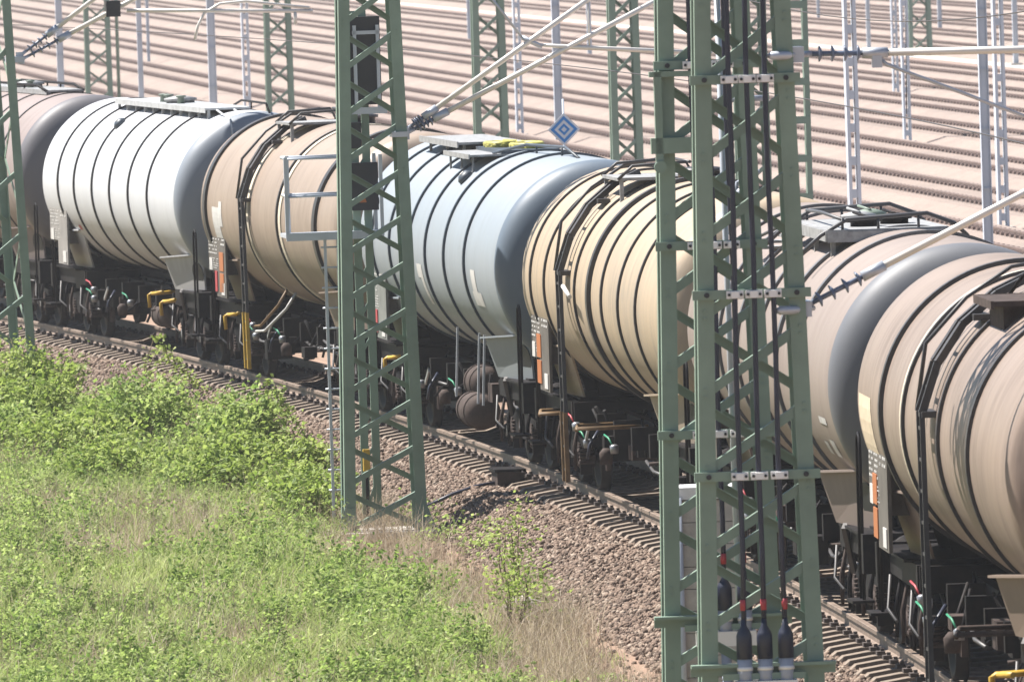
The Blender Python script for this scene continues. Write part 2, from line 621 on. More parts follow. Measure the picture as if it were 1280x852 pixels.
def curved_track(off, label, indiv):
    root = empty('railway_track', P(0, off, 0), 0, label, 'railway track')
    def rel(o):
        o.location = -root.location
        return o
    for sd in (-1, 1):
        mb = MB()
        v, f = sweep(RAIL_PROF, S0, S1, 1.0, off + sd * 0.7535)
        mb.add(v, f)
        rel(mb.build('rail', M_RAIL, root))
    n = int((S1 - S0) / 0.6)
    rest = MB()
    ssl = [S0 + 0.3 + 0.6 * i for i in range(n)]
    near = set(sorted(range(n), key=lambda i: abs(ssl[i] + 18))[:100]) if indiv else set()
    for i, s in enumerate(ssl):
        s += random.uniform(-0.015, 0.015)
        p, h = P(s, off, 0), HEAD(s)
        rz = -h + random.uniform(-0.012, 0.012)
        if i in near:
            o = place(SLEEPER, 'sleeper', root, p - root.location, rz)
        else:
            R = Matrix.Translation(p) @ Matrix.Rotation(rz, 4, 'Z')
            o_ = len(rest.v)
            rest.v += [tuple(R @ v.co) for v in SLEEPER.vertices]
            rest.f += [tuple(i_ + o_ for i_ in q.vertices) for q in SLEEPER.polygons]
            rest.s += [False] * len(SLEEPER.polygons)
            rest.m += [q.material_index for q in SLEEPER.polygons]
    rest.cm = 1
    tag(rel(rest.build('sleepers', [M_SLEEPER, M_CLIP], root)), kind='stuff')
    return root


curved_track(0.0, 'curving main line with concrete sleepers that carries the tank train', True)
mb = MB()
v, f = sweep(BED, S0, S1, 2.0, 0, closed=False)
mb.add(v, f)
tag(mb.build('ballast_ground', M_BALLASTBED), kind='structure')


# ballast stones: real broken stones over the shoulder and between the sleepers
def stones(n, sfun, ofun, zfun, smin, smax, name, m, cols):
    t = (1 + 5 ** 0.5) / 2
    base = np.array([(-1, t, 0), (1, t, 0), (-1, -t, 0), (1, -t, 0), (0, -1, t), (0, 1, t), (0, -1, -t), (0, 1, -t), (t, 0, -1), (t, 0, 1), (-t, 0, -1), (-t, 0, 1)], float)
    base /= np.linalg.norm(base[0])
    tri = np.array([(0, 11, 5), (0, 5, 1), (0, 1, 7), (0, 7, 10), (0, 10, 11), (1, 5, 9), (5, 11, 4), (11, 10, 2), (10, 7, 6), (7, 1, 8), (3, 9, 4), (3, 4, 2), (3, 2, 6), (3, 6, 8), (3, 8, 9),
                    (4, 9, 5), (2, 4, 11), (6, 2, 10), (8, 6, 7), (9, 8, 1)])
    s = sfun(n)
    off = ofun(n)
    z = zfun(off)
    h = TH0 + TK * s
    x = TX0 + (math.cos(TH0) - np.cos(h)) / TK + off * np.cos(h)
    y = TY0 + (np.sin(h) - math.sin(TH0)) / TK - off * np.sin(h)
    rad = RNG.uniform(smin, smax, n)
    jit = RNG.uniform(0.62, 1.25, (n, 12, 1))
    sc = RNG.uniform(0.65, 1.25, (n, 1, 3))
    q = RNG.normal(size=(n, 4)); q /= np.linalg.norm(q, axis=1)[:, None]
    w, a, b, c = q.T
    R = np.stack([1 - 2 * (b * b + c * c), 2 * (a * b - w * c), 2 * (a * c + w * b), 2 * (a * b + w * c), 1 - 2 * (a * a + c * c), 2 * (b * c - w * a),
                  2 * (a * c - w * b), 2 * (b * c + w * a), 1 - 2 * (a * a + b * b)], 1).reshape(n, 3, 3)
    V = base[None] * jit * sc * rad[:, None, None]
    V = np.einsum('nij,nkj->nki', R, V)
    V += np.stack([x, y, z + RNG.uniform(-0.3, 0.9, n) * rad], 1)[:, None, :]
    T = tri[None] + (np.arange(n) * 12)[:, None, None]
    tint = np.repeat(RNG.random(n), 20)
    me = np_mesh(name, V.reshape(-1, 3), T.reshape(-1, 3), m, tint, tris=True)
    return tag(place(me, name), kind='stuff')


def stonemat():
    m = bpy.data.materials.new('ballast_stone')
    m.use_nodes = True
    nt = m.node_tree
    b = nt.nodes['Principled BSDF']
    b.inputs['Roughness'].default_value = 0.9
    b.inputs['Specular IOR Level'].default_value = 0.2
    at = nt.nodes.new('ShaderNodeAttribute'); at.attribute_name = 'tint'
    r = nt.nodes.new('ShaderNodeValToRGB')
    r.color_ramp.elements[0].color = (0.10, 0.073, 0.058, 1)
    r.color_ramp.elements[1].color = (0.34, 0.275, 0.22, 1)
    e = r.color_ramp.elements.new(0.45); e.color = (0.178, 0.126, 0.097, 1)
    e = r.color_ramp.elements.new(0.8); e.color = (0.232, 0.168, 0.128, 1)
    nt.links.new(at.outputs['Fac'], r.inputs[0])
    nt.links.new(r.outputs[0], b.inputs['Base Color'])
    return m


M_STONE = stonemat()


def bedz(off):
    a = np.abs(off)
    return np.where(a < 1.75, -0.30, -0.30 - (a - 1.75) * 0.5)


stones(80000, lambda n: RNG.uniform(-60, 45, n), lambda n: -1.15 - 1.65 * RNG.random(n) ** 0.9, bedz, 0.019, 0.042, 'ballast_gravel', M_STONE, None)
stones(20000, lambda n: RNG.uniform(-60, 45, n), lambda n: RNG.uniform(-1.2, 1.6, n), lambda o: np.full_like(o, -0.31), 0.02, 0.04, 'track_gravel', M_STONE, None)
stones(2600, lambda n: RNG.uniform(-60, 30, n), lambda n: -2.6 - 0.9 * RNG.random(n) ** 1.6, lambda o: np.full_like(o, GZ), 0.015, 0.04, 'scattered_gravel', M_STONE, None)

# ------------------------------------------------------------------ yard tracks (straight)
YQ = [32.85, 37.15, 41.3, 45.6, 50.0, 54.0, 58.2, 62.2, 68.9, 73.3, 77.5, 81.0, 85.6, 89.8, 96.0]
ORD = ['second', 'third', 'fourth', 'fifth', 'sixth', 'seventh', 'eighth', 'ninth', 'tenth', 'eleventh', 'twelfth', 'thirteenth', 'fourteenth']
YT0, YT1 = 120.0, 780.0
ysl = MB()
for x0_, x1_, zt_ in ((-1.3, -1.02, -0.115), (-1.02, -0.52, -0.082), (-0.52, 0.52, -0.125), (0.52, 1.02, -0.082), (1.02, 1.3, -0.115)):
    ysl.prismx([(-0.14, -0.26), (-0.11, zt_), (0.11, zt_), (0.14, -0.26)], x0_, x1_)
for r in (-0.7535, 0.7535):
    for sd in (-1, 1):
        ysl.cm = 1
        ysl.box((r + sd * 0.17, 0, -0.083), (0.2, 0.22, 0.085))  # dark boxes stand in for the shadowed gaps below the rails
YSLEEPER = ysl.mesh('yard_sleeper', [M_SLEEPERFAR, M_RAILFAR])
yrz = math.atan2(YD.y, YD.x) - pi / 2
for i, q in enumerate(YQ):
    if i == 0:
        lab = 'yard track running directly behind the tank wagons, first from the train'
    elif i == len(YQ) - 1:
        lab = 'outermost yard track, beyond all the others'
    else:
        lab = '%s straight yard track counted outward from the tank train' % ORD[i - 1]
    t_first = (28.5 if False else 0)
    root = empty('yard_track', Q(q, YT0, 0), 0, lab, 'railway track', 'straight tracks of the marshalling yard')
    bed = MB()
    v = []
    for t in (YT0 - 15, YT1):
        for o, z in ((-2.05, -0.298), (-1.5, -0.108), (1.5, -0.108), (2.05, -0.298)):
            v.append(Q(q + o, t, z) - root.location)
    bed.add(v, [(j, j + 1, j + 5, j + 4) for j in range(3)])
    bed.build('ballast_bed', M_YBALLAST, root)
    for sd in (-1, 1):
        mb = MB()
        v = []
        for t in (YT0 - 15, YT1):
            for o, z in RAIL_PROF:
                v.append(Q(q + sd * 0.7535 + o, t, z) - root.location)
        k = len(RAIL_PROF)
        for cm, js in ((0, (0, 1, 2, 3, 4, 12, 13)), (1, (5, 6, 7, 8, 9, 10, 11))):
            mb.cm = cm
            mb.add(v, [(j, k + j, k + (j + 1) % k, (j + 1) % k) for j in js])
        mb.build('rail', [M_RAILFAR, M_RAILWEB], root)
    n = int((YT1 - YT0) / 0.6)
    # first sleeper inside the picture's near edge
    tv = (q / (0.9923 * 0.0502 + 0.1235) - 0)
    tv = next(t for t in np.arange(YT0, YT1, 1.0) if Q(q, t)[0] < 0.0505 * Q(q, t)[1])
    i0 = int((tv - YT0) / 0.6)
    indiv = range(i0, min(n, i0 + 100)) if 1 <= i <= 5 else range(0)
    iset = set(indiv)
    rest = MB()
    base_v = [Vector(w.co) for w in YSLEEPER.vertices]
    base_f = [[tuple(w.vertices) for w in YSLEEPER.polygons if w.material_index == k] for k in (0, 1)]
    R = Matrix.Rotation(yrz, 3, 'Z')
    bv = [R @ w for w in base_v]
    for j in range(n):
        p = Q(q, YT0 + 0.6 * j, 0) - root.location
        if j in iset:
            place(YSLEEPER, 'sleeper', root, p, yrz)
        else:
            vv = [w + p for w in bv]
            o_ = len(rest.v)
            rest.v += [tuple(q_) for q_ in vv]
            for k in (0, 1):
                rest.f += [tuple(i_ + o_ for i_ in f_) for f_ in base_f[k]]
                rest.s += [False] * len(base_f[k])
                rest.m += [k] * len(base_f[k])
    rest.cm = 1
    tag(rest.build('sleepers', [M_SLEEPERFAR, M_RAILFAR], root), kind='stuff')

# ------------------------------------------------------------------ tank wagons
R_T, Z_T = 1.4945, 2.768
X_FAR, X_NEAR = 6.9, -6.5
L_W = 16.3196
S_FAR0 = 40.1706


def cap_prof(x0, sgn, d=0.52, R=R_T, n=18):
    """torispherical end: rounded knuckle then a shallow dish"""
    out = []
    for i in range(n + 1):
        a = pi / 2 * i / n
        ex = 2 / 2.9
        x = d * math.sin(a) ** ex
        r = R * math.cos(a) ** ex
        out.append((x0 + sgn * x, r if i < n else 0.0))
    return out


TANKMESH = MB()
TANKMESH.lathe(list(reversed(cap_prof(X_NEAR, -1))) + [(X_NEAR + k * (X_FAR - X_NEAR) / 8, R_T) for k in range(1, 8)] + cap_prof(X_FAR, 1), 96, 'x', (0, 0, Z_T))


def hoop_bm(x, w, t):
    return MB().lathe([(x - w / 2, R_T - 0.01), (x - w / 2, R_T + t), (x + w / 2, R_T + t), (x + w / 2, R_T - 0.01)], 96, 'x', (0, 0, Z_T), False)


# --- bogie pieces (local origin at bogie centre on the rail top, x along the wagon)
def bogie_meshes():
    d = {}
    w = MB()
    # wheel: tread, flange inside, web and hub, axis along y, outer face at y = 0.07
    w.lathe([(0.075, 0.0), (0.075, 0.10), (0.02, 0.13), (0.012, 0.33), (0.06, 0.385), (0.065, 0.45), (-0.045, 0.457), (-0.06, 0.487), (-0.072, 0.48), (-0.075, 0.39), (-0.02, 0.33),
             (-0.03, 0.12), (-0.08, 0.1), (-0.08, 0)], 32, 'y')
    d['wheel'] = w.mesh('wheel', M_WHEEL)
    a = MB()
    a.lathe([(-1.05, 0.0), (-1.05, 0.065), (-0.8, 0.075), (-0.7, 0.09), (0.7, 0.09), (0.8, 0.075), (1.05, 0.065), (1.05, 0)], 16, 'y')
    d['axle'] = a.mesh('axle', M_WHEEL)
    f = MB()
    for sd in (-1, 1):
        y = sd * 1.0
        # side frame: deep in the middle, drawn up over the axle boxes
        f.prism([(-1.35, 0.70), (-1.35, 0.60), (-0.55, 0.52), (-0.4, 0.40), (0.4, 0.40), (0.55, 0.52), (1.35, 0.60), (1.35, 0.70), (0.5, 0.78), (-0.5, 0.78)], y - 0.06, y + 0.06)
        for x in (-0.9, 0.9):
            for dx in (-0.21, 0.21):
                f.box((x + dx * 1.0, y, 0.42), (0.05, 0.16, 0.38))
    f.box((0, 0, 0.62), (0.45, 2.0, 0.24))
    for x in (-1.3, 1.3):
        f.box((x, 0, 0.66), (0.12, 2.0, 0.12))
    f.lathe([(0.72, 0.0), (0.72, 0.22), (0.86, 0.22), (0.86, 0)], 20, 'z')
    d['frame'] = f.mesh('bogie_frame', M_STEELDARK)
    b = MB()
    b.lathe([(-0.13, 0.0), (-0.13, 0.16), (0.06, 0.16), (0.08, 0.13), (0.10, 0.12), (0.10, 0.0)], 20, 'y')
    b.box((0, -0.02, 0.14), (0.34, 0.2, 0.1))
    b.box((0, -0.02, -0.02), (0.62, 0.2, 0.07))
    d['axle_box'] = b.mesh('axle_box', M_RUST)
    c = MB()
    c.lathe([(0.099, 0), (0.099, 0.105), (0.108, 0.105), (0.125, 0.07), (0.125, 0.0)], 16, 'y')
    for k in range(4):
        an = pi / 4 + k * pi / 2
        c.box((0.085 * math.cos(an), 0.112, 0.085 * math.sin(an)), (0.028, 0.02, 0.028))
    d['axle_cap'] = c.mesh('axle_cap', M_BRIGHT)
    s = MB()
    pts = []
    for k in range(0, 5 * 12 + 1):
        an = 2 * pi * k / 12
        pts.append((0.085 * math.cos(an), 0.085 * math.sin(an), 0.24 * k / 60))
    s.tube(pts, 0.018, 5)
    s.box((0, 0, -0.015), (0.2, 0.2, 0.03))
    d['spring'] = s.mesh('spring', M_RUST)
    k = MB()
    k.prism([(-0.09, -0.17), (0.09, -0.17), (0.09, 0.17), (-0.09, 0.17)], -0.035, 0.035)
    d['brake_block'] = k.mesh('brake_block', M_RUST)
    return d


BG = bogie_meshes()


def make_bogie(parent, x):
    b = place(BG['frame'], 'bogie', parent, (x, 0, 0))
    for ax in (-0.9, 0.9):
        place(BG['axle'], 'axle', b, (ax, 0, 0.46))
        for sd in (-1, 1):
            w = place(BG['wheel'], 'wheel', b, (ax, sd * 0.75, 0.46), 0 if sd > 0 else pi)
            bx = place(BG['axle_box'], 'axle_box', b, (ax, sd * 1.0, 0.46), 0 if sd > 0 else pi)
            # bolted round end cover of the axle box
            place(BG['axle_cap'], 'axle_box_cover', b, (ax, sd * 1.0, 0.46), 0 if sd > 0 else pi)
            for dx in (-0.24, 0.24):
                place(BG['spring'], 'spring', b, (ax + dx, sd * 1.0, 0.40))
            for dx in (-0.56, 0.56):
                place(BG['brake_block'], 'brake_block', b, (ax + dx, sd * 0.75, 0.46))
    return b


def text_lines(mb, x0, x1, z0, z1, y, rows, seed, t=0.004):
    """unreadable small print: short raised strokes in rows"""
    r = random.Random(seed)
    dz = (z1 - z0) / rows
    for k in range(rows):
        x = x0
        while x < x1 - 0.03:
            w = r.uniform(0.03, 0.12)
            if r.random() < 0.75:
                mb.box(((x + min(x1, x + w)) / 2, y, z0 + dz * (k + 0.5)), (min(x1, x + w) - x, t, dz * 0.38))
            x += w + r.uniform(0.02, 0.05)


def ring_pt(x, a, dr=0.0):
    """point on the shell, a = angle from the top towards the near side (+y)"""
    return Vector((x, (R_T + dr) * math.sin(a), Z_T + (R_T + dr) * math.cos(a)))


def sub(p, name, mb, m, label=None):
    o = mb.build(name, m, p)
    if label:
        o['label'] = label
    return o


def wagon(i, label, tm, hoops, hoopm, end_hoop=None, gear=M_STEELDARK, saddlem=None, boardm=M_BOARD):
    s_c = S_FAR0 - L_W * i - X_FAR
    root = empty('tank_wagon', P(s_c, -0.0, 0), pi / 2 - HEAD(s_c), label, 'tank wagon', 'tank wagons of the freight train')
    tank = TANKMESH.build('tank', tm, root)
    for x, w, t in hoops:
        sub(tank, 'hoop', hoop_bm(x, w, t), hoopm)
    sm = saddlem or tm
    # underframe: centre sill, headstocks and end sole bars
    u = MB()
    u.box((0, 0, 1.08), (15.3, 0.32, 0.30))
    u.box((0, 0, 0.85), (7.2, 0.7, 0.55))
    u.box((0, 0.55, 0.95), (8.6, 0.12, 0.3))
    u.box((0, -0.55, 0.95), (8.6, 0.12, 0.3))
    for xx in (-3.4, -1.7, 0.0, 1.7, 3.4):
        u.box((xx, 0, 0.95), (0.12, 2.0, 0.3))
    for sg in (-1, 1):
        u.box((sg * 7.5, 0, 1.05), (0.16, 2.6, 0.42))
        for sd in (-1, 1):
            u.bar((sg * 7.42, sd * 1.12, 1.08), (sg * 4.6, sd * 1.12, 1.08), 0.1, 0.26)
        u.box((sg * 6.3, 0, 1.22), (2.3, 2.5, 0.03))
        u.box((sg * 5.75, 0, 0.96), (0.6, 2.2, 0.22))
        u.box((sg * 4.6, 0, 1.08), (0.14, 2.3, 0.24))
    sub(root, 'underframe', u, gear)
    # saddles carrying the tank ends
    for sg in (-1, 1):
        # dark cradle plates under the shell
        sd_mb = MB()
        for xx in (sg * 4.85, sg * 6.3):
            poly = [(-0.75, 1.236), (0.75, 1.236)]
            for k in range(9):
                a = math.radians(34 - k * 68 / 8)
                poly.append(((R_T + 0.012) * math.sin(a), Z_T - (R_T + 0.012) * math.cos(a)))
            sd_mb.prismx(poly, xx - 0.02, xx + 0.02)
        sd_mb.box((sg * 5.6, 0, 1.245), (1.9, 2.1, 0.03))
        sub(root, 'cradle', sd_mb, gear)
        # painted gussets carrying the shell at the sides, set askew and tapering to the underframe
        for sd in (-1, 1):
            gm = MB()
            if sg < 0:
                q = [(-5.35, sd * 1.30, 1.25), (-6.45, sd * 0.98, 1.22), (-6.55, sd * 1.03, 1.86), (-5.2, sd * 1.45, 1.78)]
            else:
                q = [(4.7, sd * 1.0, 1.26), (5.9, sd * 1.1, 1.26), (6.0, sd * 1.3, 1.9), (4.4, sd * 1.22, 1.95)]
            gm.add(q + [(x, y - sd * 0.03, z) for x, y, z in q], [(0, 1, 2, 3), (7, 6, 5, 4), (0, 3, 7, 4), (1, 5, 6, 2), (3, 2, 6, 7), (0, 4, 5, 1)])
            c0, c1 = Vector(q[3]), Vector(q[2])
            gm.bar(c0 + Vector((0, sd * 0.03, 0.015)), c1 + Vector((0, sd * 0.03, 0.015)), 0.1, 0.025)
            gs = sub(root, 'saddle', gm, sm)
            hm = MB()
            nn = (Vector(q[1]) - Vector(q[0])).cross(Vector(q[3]) - Vector(q[0])).normalized()
            if nn.y * sd < 0:
                nn = -nn
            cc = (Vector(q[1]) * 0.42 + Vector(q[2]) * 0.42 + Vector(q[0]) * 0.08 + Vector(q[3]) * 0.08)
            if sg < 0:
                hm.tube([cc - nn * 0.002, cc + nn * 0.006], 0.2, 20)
                sub(gs, 'hole_dark_disc', hm, M_BLACK)  # black disc on the plate, painting the dark of a round opening
                br = MB().bar(Vector(q[0]) + Vector((-0.3, -sd * 0.05, -0.02)), (-5.35, sd * 1.12, 0.72), 0.05, 0.1)
                sub(root, 'stay_bar', br, M_PIPE)
    for sg in (-1, 1):
        make_bogie(root, sg * 5.75)
        for sd in (-1, 1):
            b = MB()
            b.lathe([(sg * 7.58, 0), (sg * 7.58, 0.13), (sg * 7.85, 0.12), (sg * 7.85, 0.085), (sg * 8.08, 0.085), (sg * 8.08, 0.22), (sg * 8.13, 0.225), (sg * 8.155, 0.15), (sg * 8.16, 0)], 24, 'x', (0, sd * 0.875, 1.06))
            sub(root, 'buffer', b, M_STEELDARK)
        c = MB()
        c.box((sg * 7.75, 0, 1.02), (0.4, 0.09, 0.12))
        c.tube([(sg * 7.9, 0, 1.0), (sg * 8.0, 0, 0.8), (sg * 7.9, 0, 0.62)], 0.03, 8)
        sub(root, 'coupler', c, M_STEELDARK)
        h = MB()
        for yy in (0.35, -0.35):
            h.tube([(sg * 7.62, yy, 0.9), (sg * 7.75, yy, 0.55), (sg * 7.98, yy * 0.9, 0.48), (sg * 8.12, yy * 0.7, 0.62)], 0.028, 8)
        sub(root, 'brake_hose', h, M_CABLE)
        # shunter's handrails at the corners
        for sd in (-1, 1):
            hr = MB()
            yy = sd * 1.28
            hr.tube([(sg * 7.15, yy, 0.55), (sg * 7.15, yy, 2.15), (sg * 7.18, yy, 2.27), (sg * 7.27, yy, 2.32), (sg * 7.36, yy, 2.27), (sg * 7.39, yy, 2.15), (sg * 7.39, yy, 0.55)], 0.018, 8)
            hr.box((sg * 7.25, yy + sd * 0.02, 0.54), (0.5, 0.24, 0.03))
            sub(root, 'corner_handrail', hr, M_STEELDARK)
    return root, tank, s_c


def info_board(root, seed, m, x0=4.9, x1=6.75, z0=1.32, z1=2.36, orange=True, red_tag=False, low_tab=True, ox=0.42):
    """riveted data board hung on the wagon side, with labels and a hazard plate"""
    b = MB()
    y = 1.4
    tab = 0.42 if low_tab else 0.0
    b.prism([(x1, z0 + tab), (x1, z1), (x0, z1), (x0, z0), (x0 + (x1 - x0) * 0.55, z0), (x0 + (x1 - x0) * 0.55, z0 + tab)], y - 0.02, y + 0.02)
    for xx in (x0 + 0.25, x1 - 0.25):
        b.box((xx, y - 0.13, (z0 + z1) / 2 + 0.1), (0.06, 0.24, 0.5))
    b.cm = 1
    b.box((x0 + 0.3, y + 0.026, z0 + 0.14), (0.34, 0.012, 0.2))
    b.box((x1 - 0.3, y + 0.026, z1 - 0.52), (0.3, 0.012, 0.2))
    text_lines(b, x0 + 0.9, x1 - 0.08, z1 - 0.36, z1 - 0.06, y + 0.024, 5, seed)
    text_lines(b, x0 + 0.1, x0 + 0.7, z1 - 0.2, z1 - 0.05, y + 0.024, 2, seed + 1)
    text_lines(b, x0 + 0.8, x1 - 0.5, z0 + 0.45, z1 - 0.4, y + 0.024, 5, seed + 2)
    bd = sub(root, 'data_board', b, [m, M_LABEL])
    if orange:
        for dz in (0.45, 0.80):
            p = MB()
            p.box((x0 + ox, y + 0.026, z1 - dz), (0.42, 0.012, 0.31))
            sub(bd, 'hazard_plate', p, M_ORANGE)
    if red_tag:
        r = MB()
        r.box((x0 + 1.0, y + 0.03, z0 + 0.25), (0.22, 0.012, 0.34))
        sub(bd, 'red_tag', r, M_RED)
    return bd


def side_ladder(root, tank, x, m, low_m=None, lean=1.2):
    """ladder up the near side of the shell: upright, then bending over the shoulder to the top"""
    l = MB()
    path = [Vector((x - 0.35, 1.62, 0.32)), Vector((x, 1.60, 3.05))]
    for a in (62, 46, 30, 17):
        path.append(ring_pt(x + 0.25 * (62 - a) / 45, math.radians(a), 0.13))
    w = Vector((0.16, 0, 0))
    for sg in (-1, 1):
        for a, b in zip(path[:-1], path[1:]):
            l.bar(a + w * sg, b + w * sg, 0.05, 0.075)
    # rungs
    for a, b in zip(path[:-1], path[1:]):
        n = max(1, int((b - a).length / 0.3))
        for k in range(n):
            p = a.lerp(b, (k + 0.5) / n)
            l.bar(p - w, p + w, 0.03, 0.03)
    for a in (80, 40):
        p = ring_pt(x, math.radians(a), 0.06)
        l.box(p, (0.5, 0.16, 0.06))
    lad = sub(root, 'ladder', l, m)
    if low_m:
        lo = MB()
        a, b = path[0], path[0].lerp(path[1], 0.33)
        for sg in (-1, 1):
            lo.bar(a + w * sg + Vector((0, 0.008, 0)), b + w * sg + Vector((0, 0.008, 0)), 0.058, 0.085)
        sub(lad, 'ladder_foot', lo, low_m)
    # thin grab rail beside the ladder's upper half
    g = MB()
    g.tube([ring_pt(x + 0.6, math.radians(80), 0.1), ring_pt(x + 0.55, math.radians(58), 0.24), ring_pt(x + 0.6, math.radians(38), 0.22), ring_pt(x + 0.7, math.radians(20), 0.24), ring_pt(x + 0.75, math.radians(4), 0.2)], 0.022, 7)
    sub(lad, 'grab_rail', g, m)
    return lad


def hatch_platform(root, x, deckm, railm, yc=0.42, w=1.0, l=1.4):
    z = Z_T + R_T + 0.0
    d = MB()
    d.box((x, yc, z), (l, w, 0.04))
    for dx in (-l / 2 + 0.05, l / 2 - 0.05):
        for dy in (-w / 2 + 0.05, w / 2 - 0.05):
            y = yc + dy
            zt = Z_T + math.sqrt(max(0.1, R_T ** 2 - y * y)) - 0.02
            d.bar((x + dx, y, zt), (x + dx, y, z), 0.05, 0.05)
    pf = sub(root, 'platform', d, deckm)
    r = MB()
    for dx in (-l / 2, l / 2):
        r.tube([(x + dx, yc + w / 2, z), (x + dx * 0.95, yc + w / 2 - 0.2, z + 0.17), (x + dx * 0.95, yc - w / 2 + 0.1, z + 0.20), (x + dx, yc - w / 2, z + 0.02)], 0.022, 7)
    r.tube([(x - l / 2, yc - w / 2 + 0.05, z + 0.20), (x + l / 2, yc - w / 2 + 0.05, z + 0.20)], 0.022, 7)
    sub(pf, 'platform_railing', r, railm)
    mh = MB()
    mh.lathe([(Z_T + R_T - 0.05, 0.0), (Z_T + R_T - 0.05, 0.3), (Z_T + R_T + 0.08, 0.3), (Z_T + R_T + 0.08, 0.35), (Z_T + R_T + 0.12, 0.35), (Z_T + R_T + 0.15, 0.15), (Z_T + R_T + 0.15, 0)], 24, 'z', (x - l / 2 - 0.5, -0.1, 0))
    sub(root, 'manhole', mh, railm)
    return pf


def undergear(root, seed, yellow=True, tanks=(), handles=True):
    """brake rigging, pipes, valve handles and coloured hose ends below the tank"""
    r = random.Random(seed)
    for k in range(20):
        x = r.uniform(-4.6, 4.6) if k < 12 else r.choice((-1, 1)) * r.uniform(4.4, 7.2)
        g = MB().tube([(x, r.uniform(0.2, 1.0), 1.15), (x + r.uniform(-0.3, 0.3), r.uniform(0.3, 1.1), r.uniform(0.45, 0.8))], r.uniform(0.015, 0.03), 7)
        sub(root, 'brake_rod', g, M_STEELDARK)
    for k in range(10):
        x = r.uniform(-5.5, 5.5)
        y, z = r.uniform(0.3, 1.05), r.uniform(0.5, 0.9)
        sub(root, 'brake_pipe', MB().tube([(x - 1.2, y, z), (x - 0.2, y, z), (x + 1.2, y - 0.1, z + 0.05)], 0.022, 7), M_PIPE)
    for k in range(10):
        bxx = r.uniform(-4.5, 4.5) if k < 7 else r.choice((-1, 1)) * r.uniform(4.6, 7.0)
        g = MB().box((bxx, r.uniform(0.2, 1.1), r.uniform(0.6, 0.95)), (r.uniform(0.15, 0.5), r.uniform(0.15, 0.4), r.uniform(0.15, 0.35)))
        sub(root, 'equipment_box', g, M_RUST if k % 4 == 0 else M_STEELDARK)
    # suspension links and dampers beside the bogies
    for sg in (-1, 1):
        for xx in (4.55, 5.2, 6.3, 6.95):
            x = sg * xx
            g = MB().tube([(x, 1.1, 0.92), (x + 0.05, 1.15, 0.62), (x - 0.02, 1.16, 0.3)], [0.018, 0.03, 0.02], 8)
            sub(root, 'damper', g, M_RUST if xx in (4.55, 6.3) else M_STEELDARK)
    # brake cylinder with its levers
    x = r.uniform(-3.2, -2.2)
    g = MB()
    g.lathe([(x - 0.3, 0), (x - 0.3, 0.17), (x + 0.25, 0.17), (x + 0.33, 0.08), (x + 0.33, 0)], 18, 'x', (0, 0.55, 0.78))
    g.tube([(x + 0.3, 0.55, 0.78), (x + 1.2, 0.6, 0.74), (x + 1.25, 1.0, 0.72)], 0.025, 7)
    sub(root, 'brake_cylinder', g, M_RUST)
    for xx in (-4.7, 4.7, -6.9, 6.9):
        sub(root, 'air_pipe', MB().tube([(xx - 0.4, 1.2, 0.50), (xx + 0.1, 1.24, 0.60), (xx + 0.15, 1.2, 0.95)], 0.018, 7), M_PIPE)
    for (x, y, z, rr, ll) in tanks:
        t = MB()
        t.lathe([(x - ll / 2 - 0.1, 0), (x - ll / 2 - 0.08, rr * 0.6), (x - ll / 2, rr), (x + ll / 2, rr), (x + ll / 2 + 0.08, rr * 0.6), (x + ll / 2 + 0.1, 0)], 24, 'x', (0, y, z))
        for dx in (-0.3, 0.3):
            t.lathe([(x + dx * ll - 0.02, rr), (x + dx * ll - 0.02, rr + 0.015), (x + dx * ll + 0.02, rr + 0.015), (x + dx * ll + 0.02, rr)], 24, 'x', (0, y, z))
        sub(root, 'air_reservoir', t, M_RUST)
    if handles:
        for (x, y, z, m) in ((r.uniform(2.4, 3.4), 1.25, 0.8, M_GREENGEAR), (r.uniform(-0.6, 0.8), 1.2, 0.85, M_GREENGEAR), (r.uniform(3.5, 4.0), 1.22, 0.95, M_RED)):
            h = MB()
            h.tube([(x, y, z), (x + 0.1, y + 0.04, z + 0.1), (x + 0.35, y + 0.06, z + 0.13)], 0.013, 6)
            sub(root, 'valve_handle', h, m)
            h = MB()
            h.lathe([(z - 0.1, 0), (z - 0.1, 0.05), (z, 0.06), (z + 0.02, 0.03), (z + 0.02, 0)], 12, 'z', (x, y - 0.02, 0))
            sub(root, 'valve_body', h, M_BRIGHT)
        x = r.uniform(1.5, 2.8)
        k = MB().tube([(x, 1.1, 0.95), (x - 0.15, 1.25, 0.76), (x - 0.1, 1.28, 0.58)], 0.022, 7)
        sub(root, 'hose', k, M_CABLE)
        k = MB().lathe([(0.55, 0), (0.55, 0.08), (0.7, 0.09), (0.76, 0.04), (0.76, 0)], 14, 'z', (x - 1.0, 1.15, 0))
        sub(root, 'filter_bowl', k, M_RUST)
        k = MB().bar((x + 0.25, 1.25, 0.8), (x - 0.35, 1.28, 1.02), 0.025, 0.06)
        sub(root, 'hand_lever', k, M_BRIGHT)


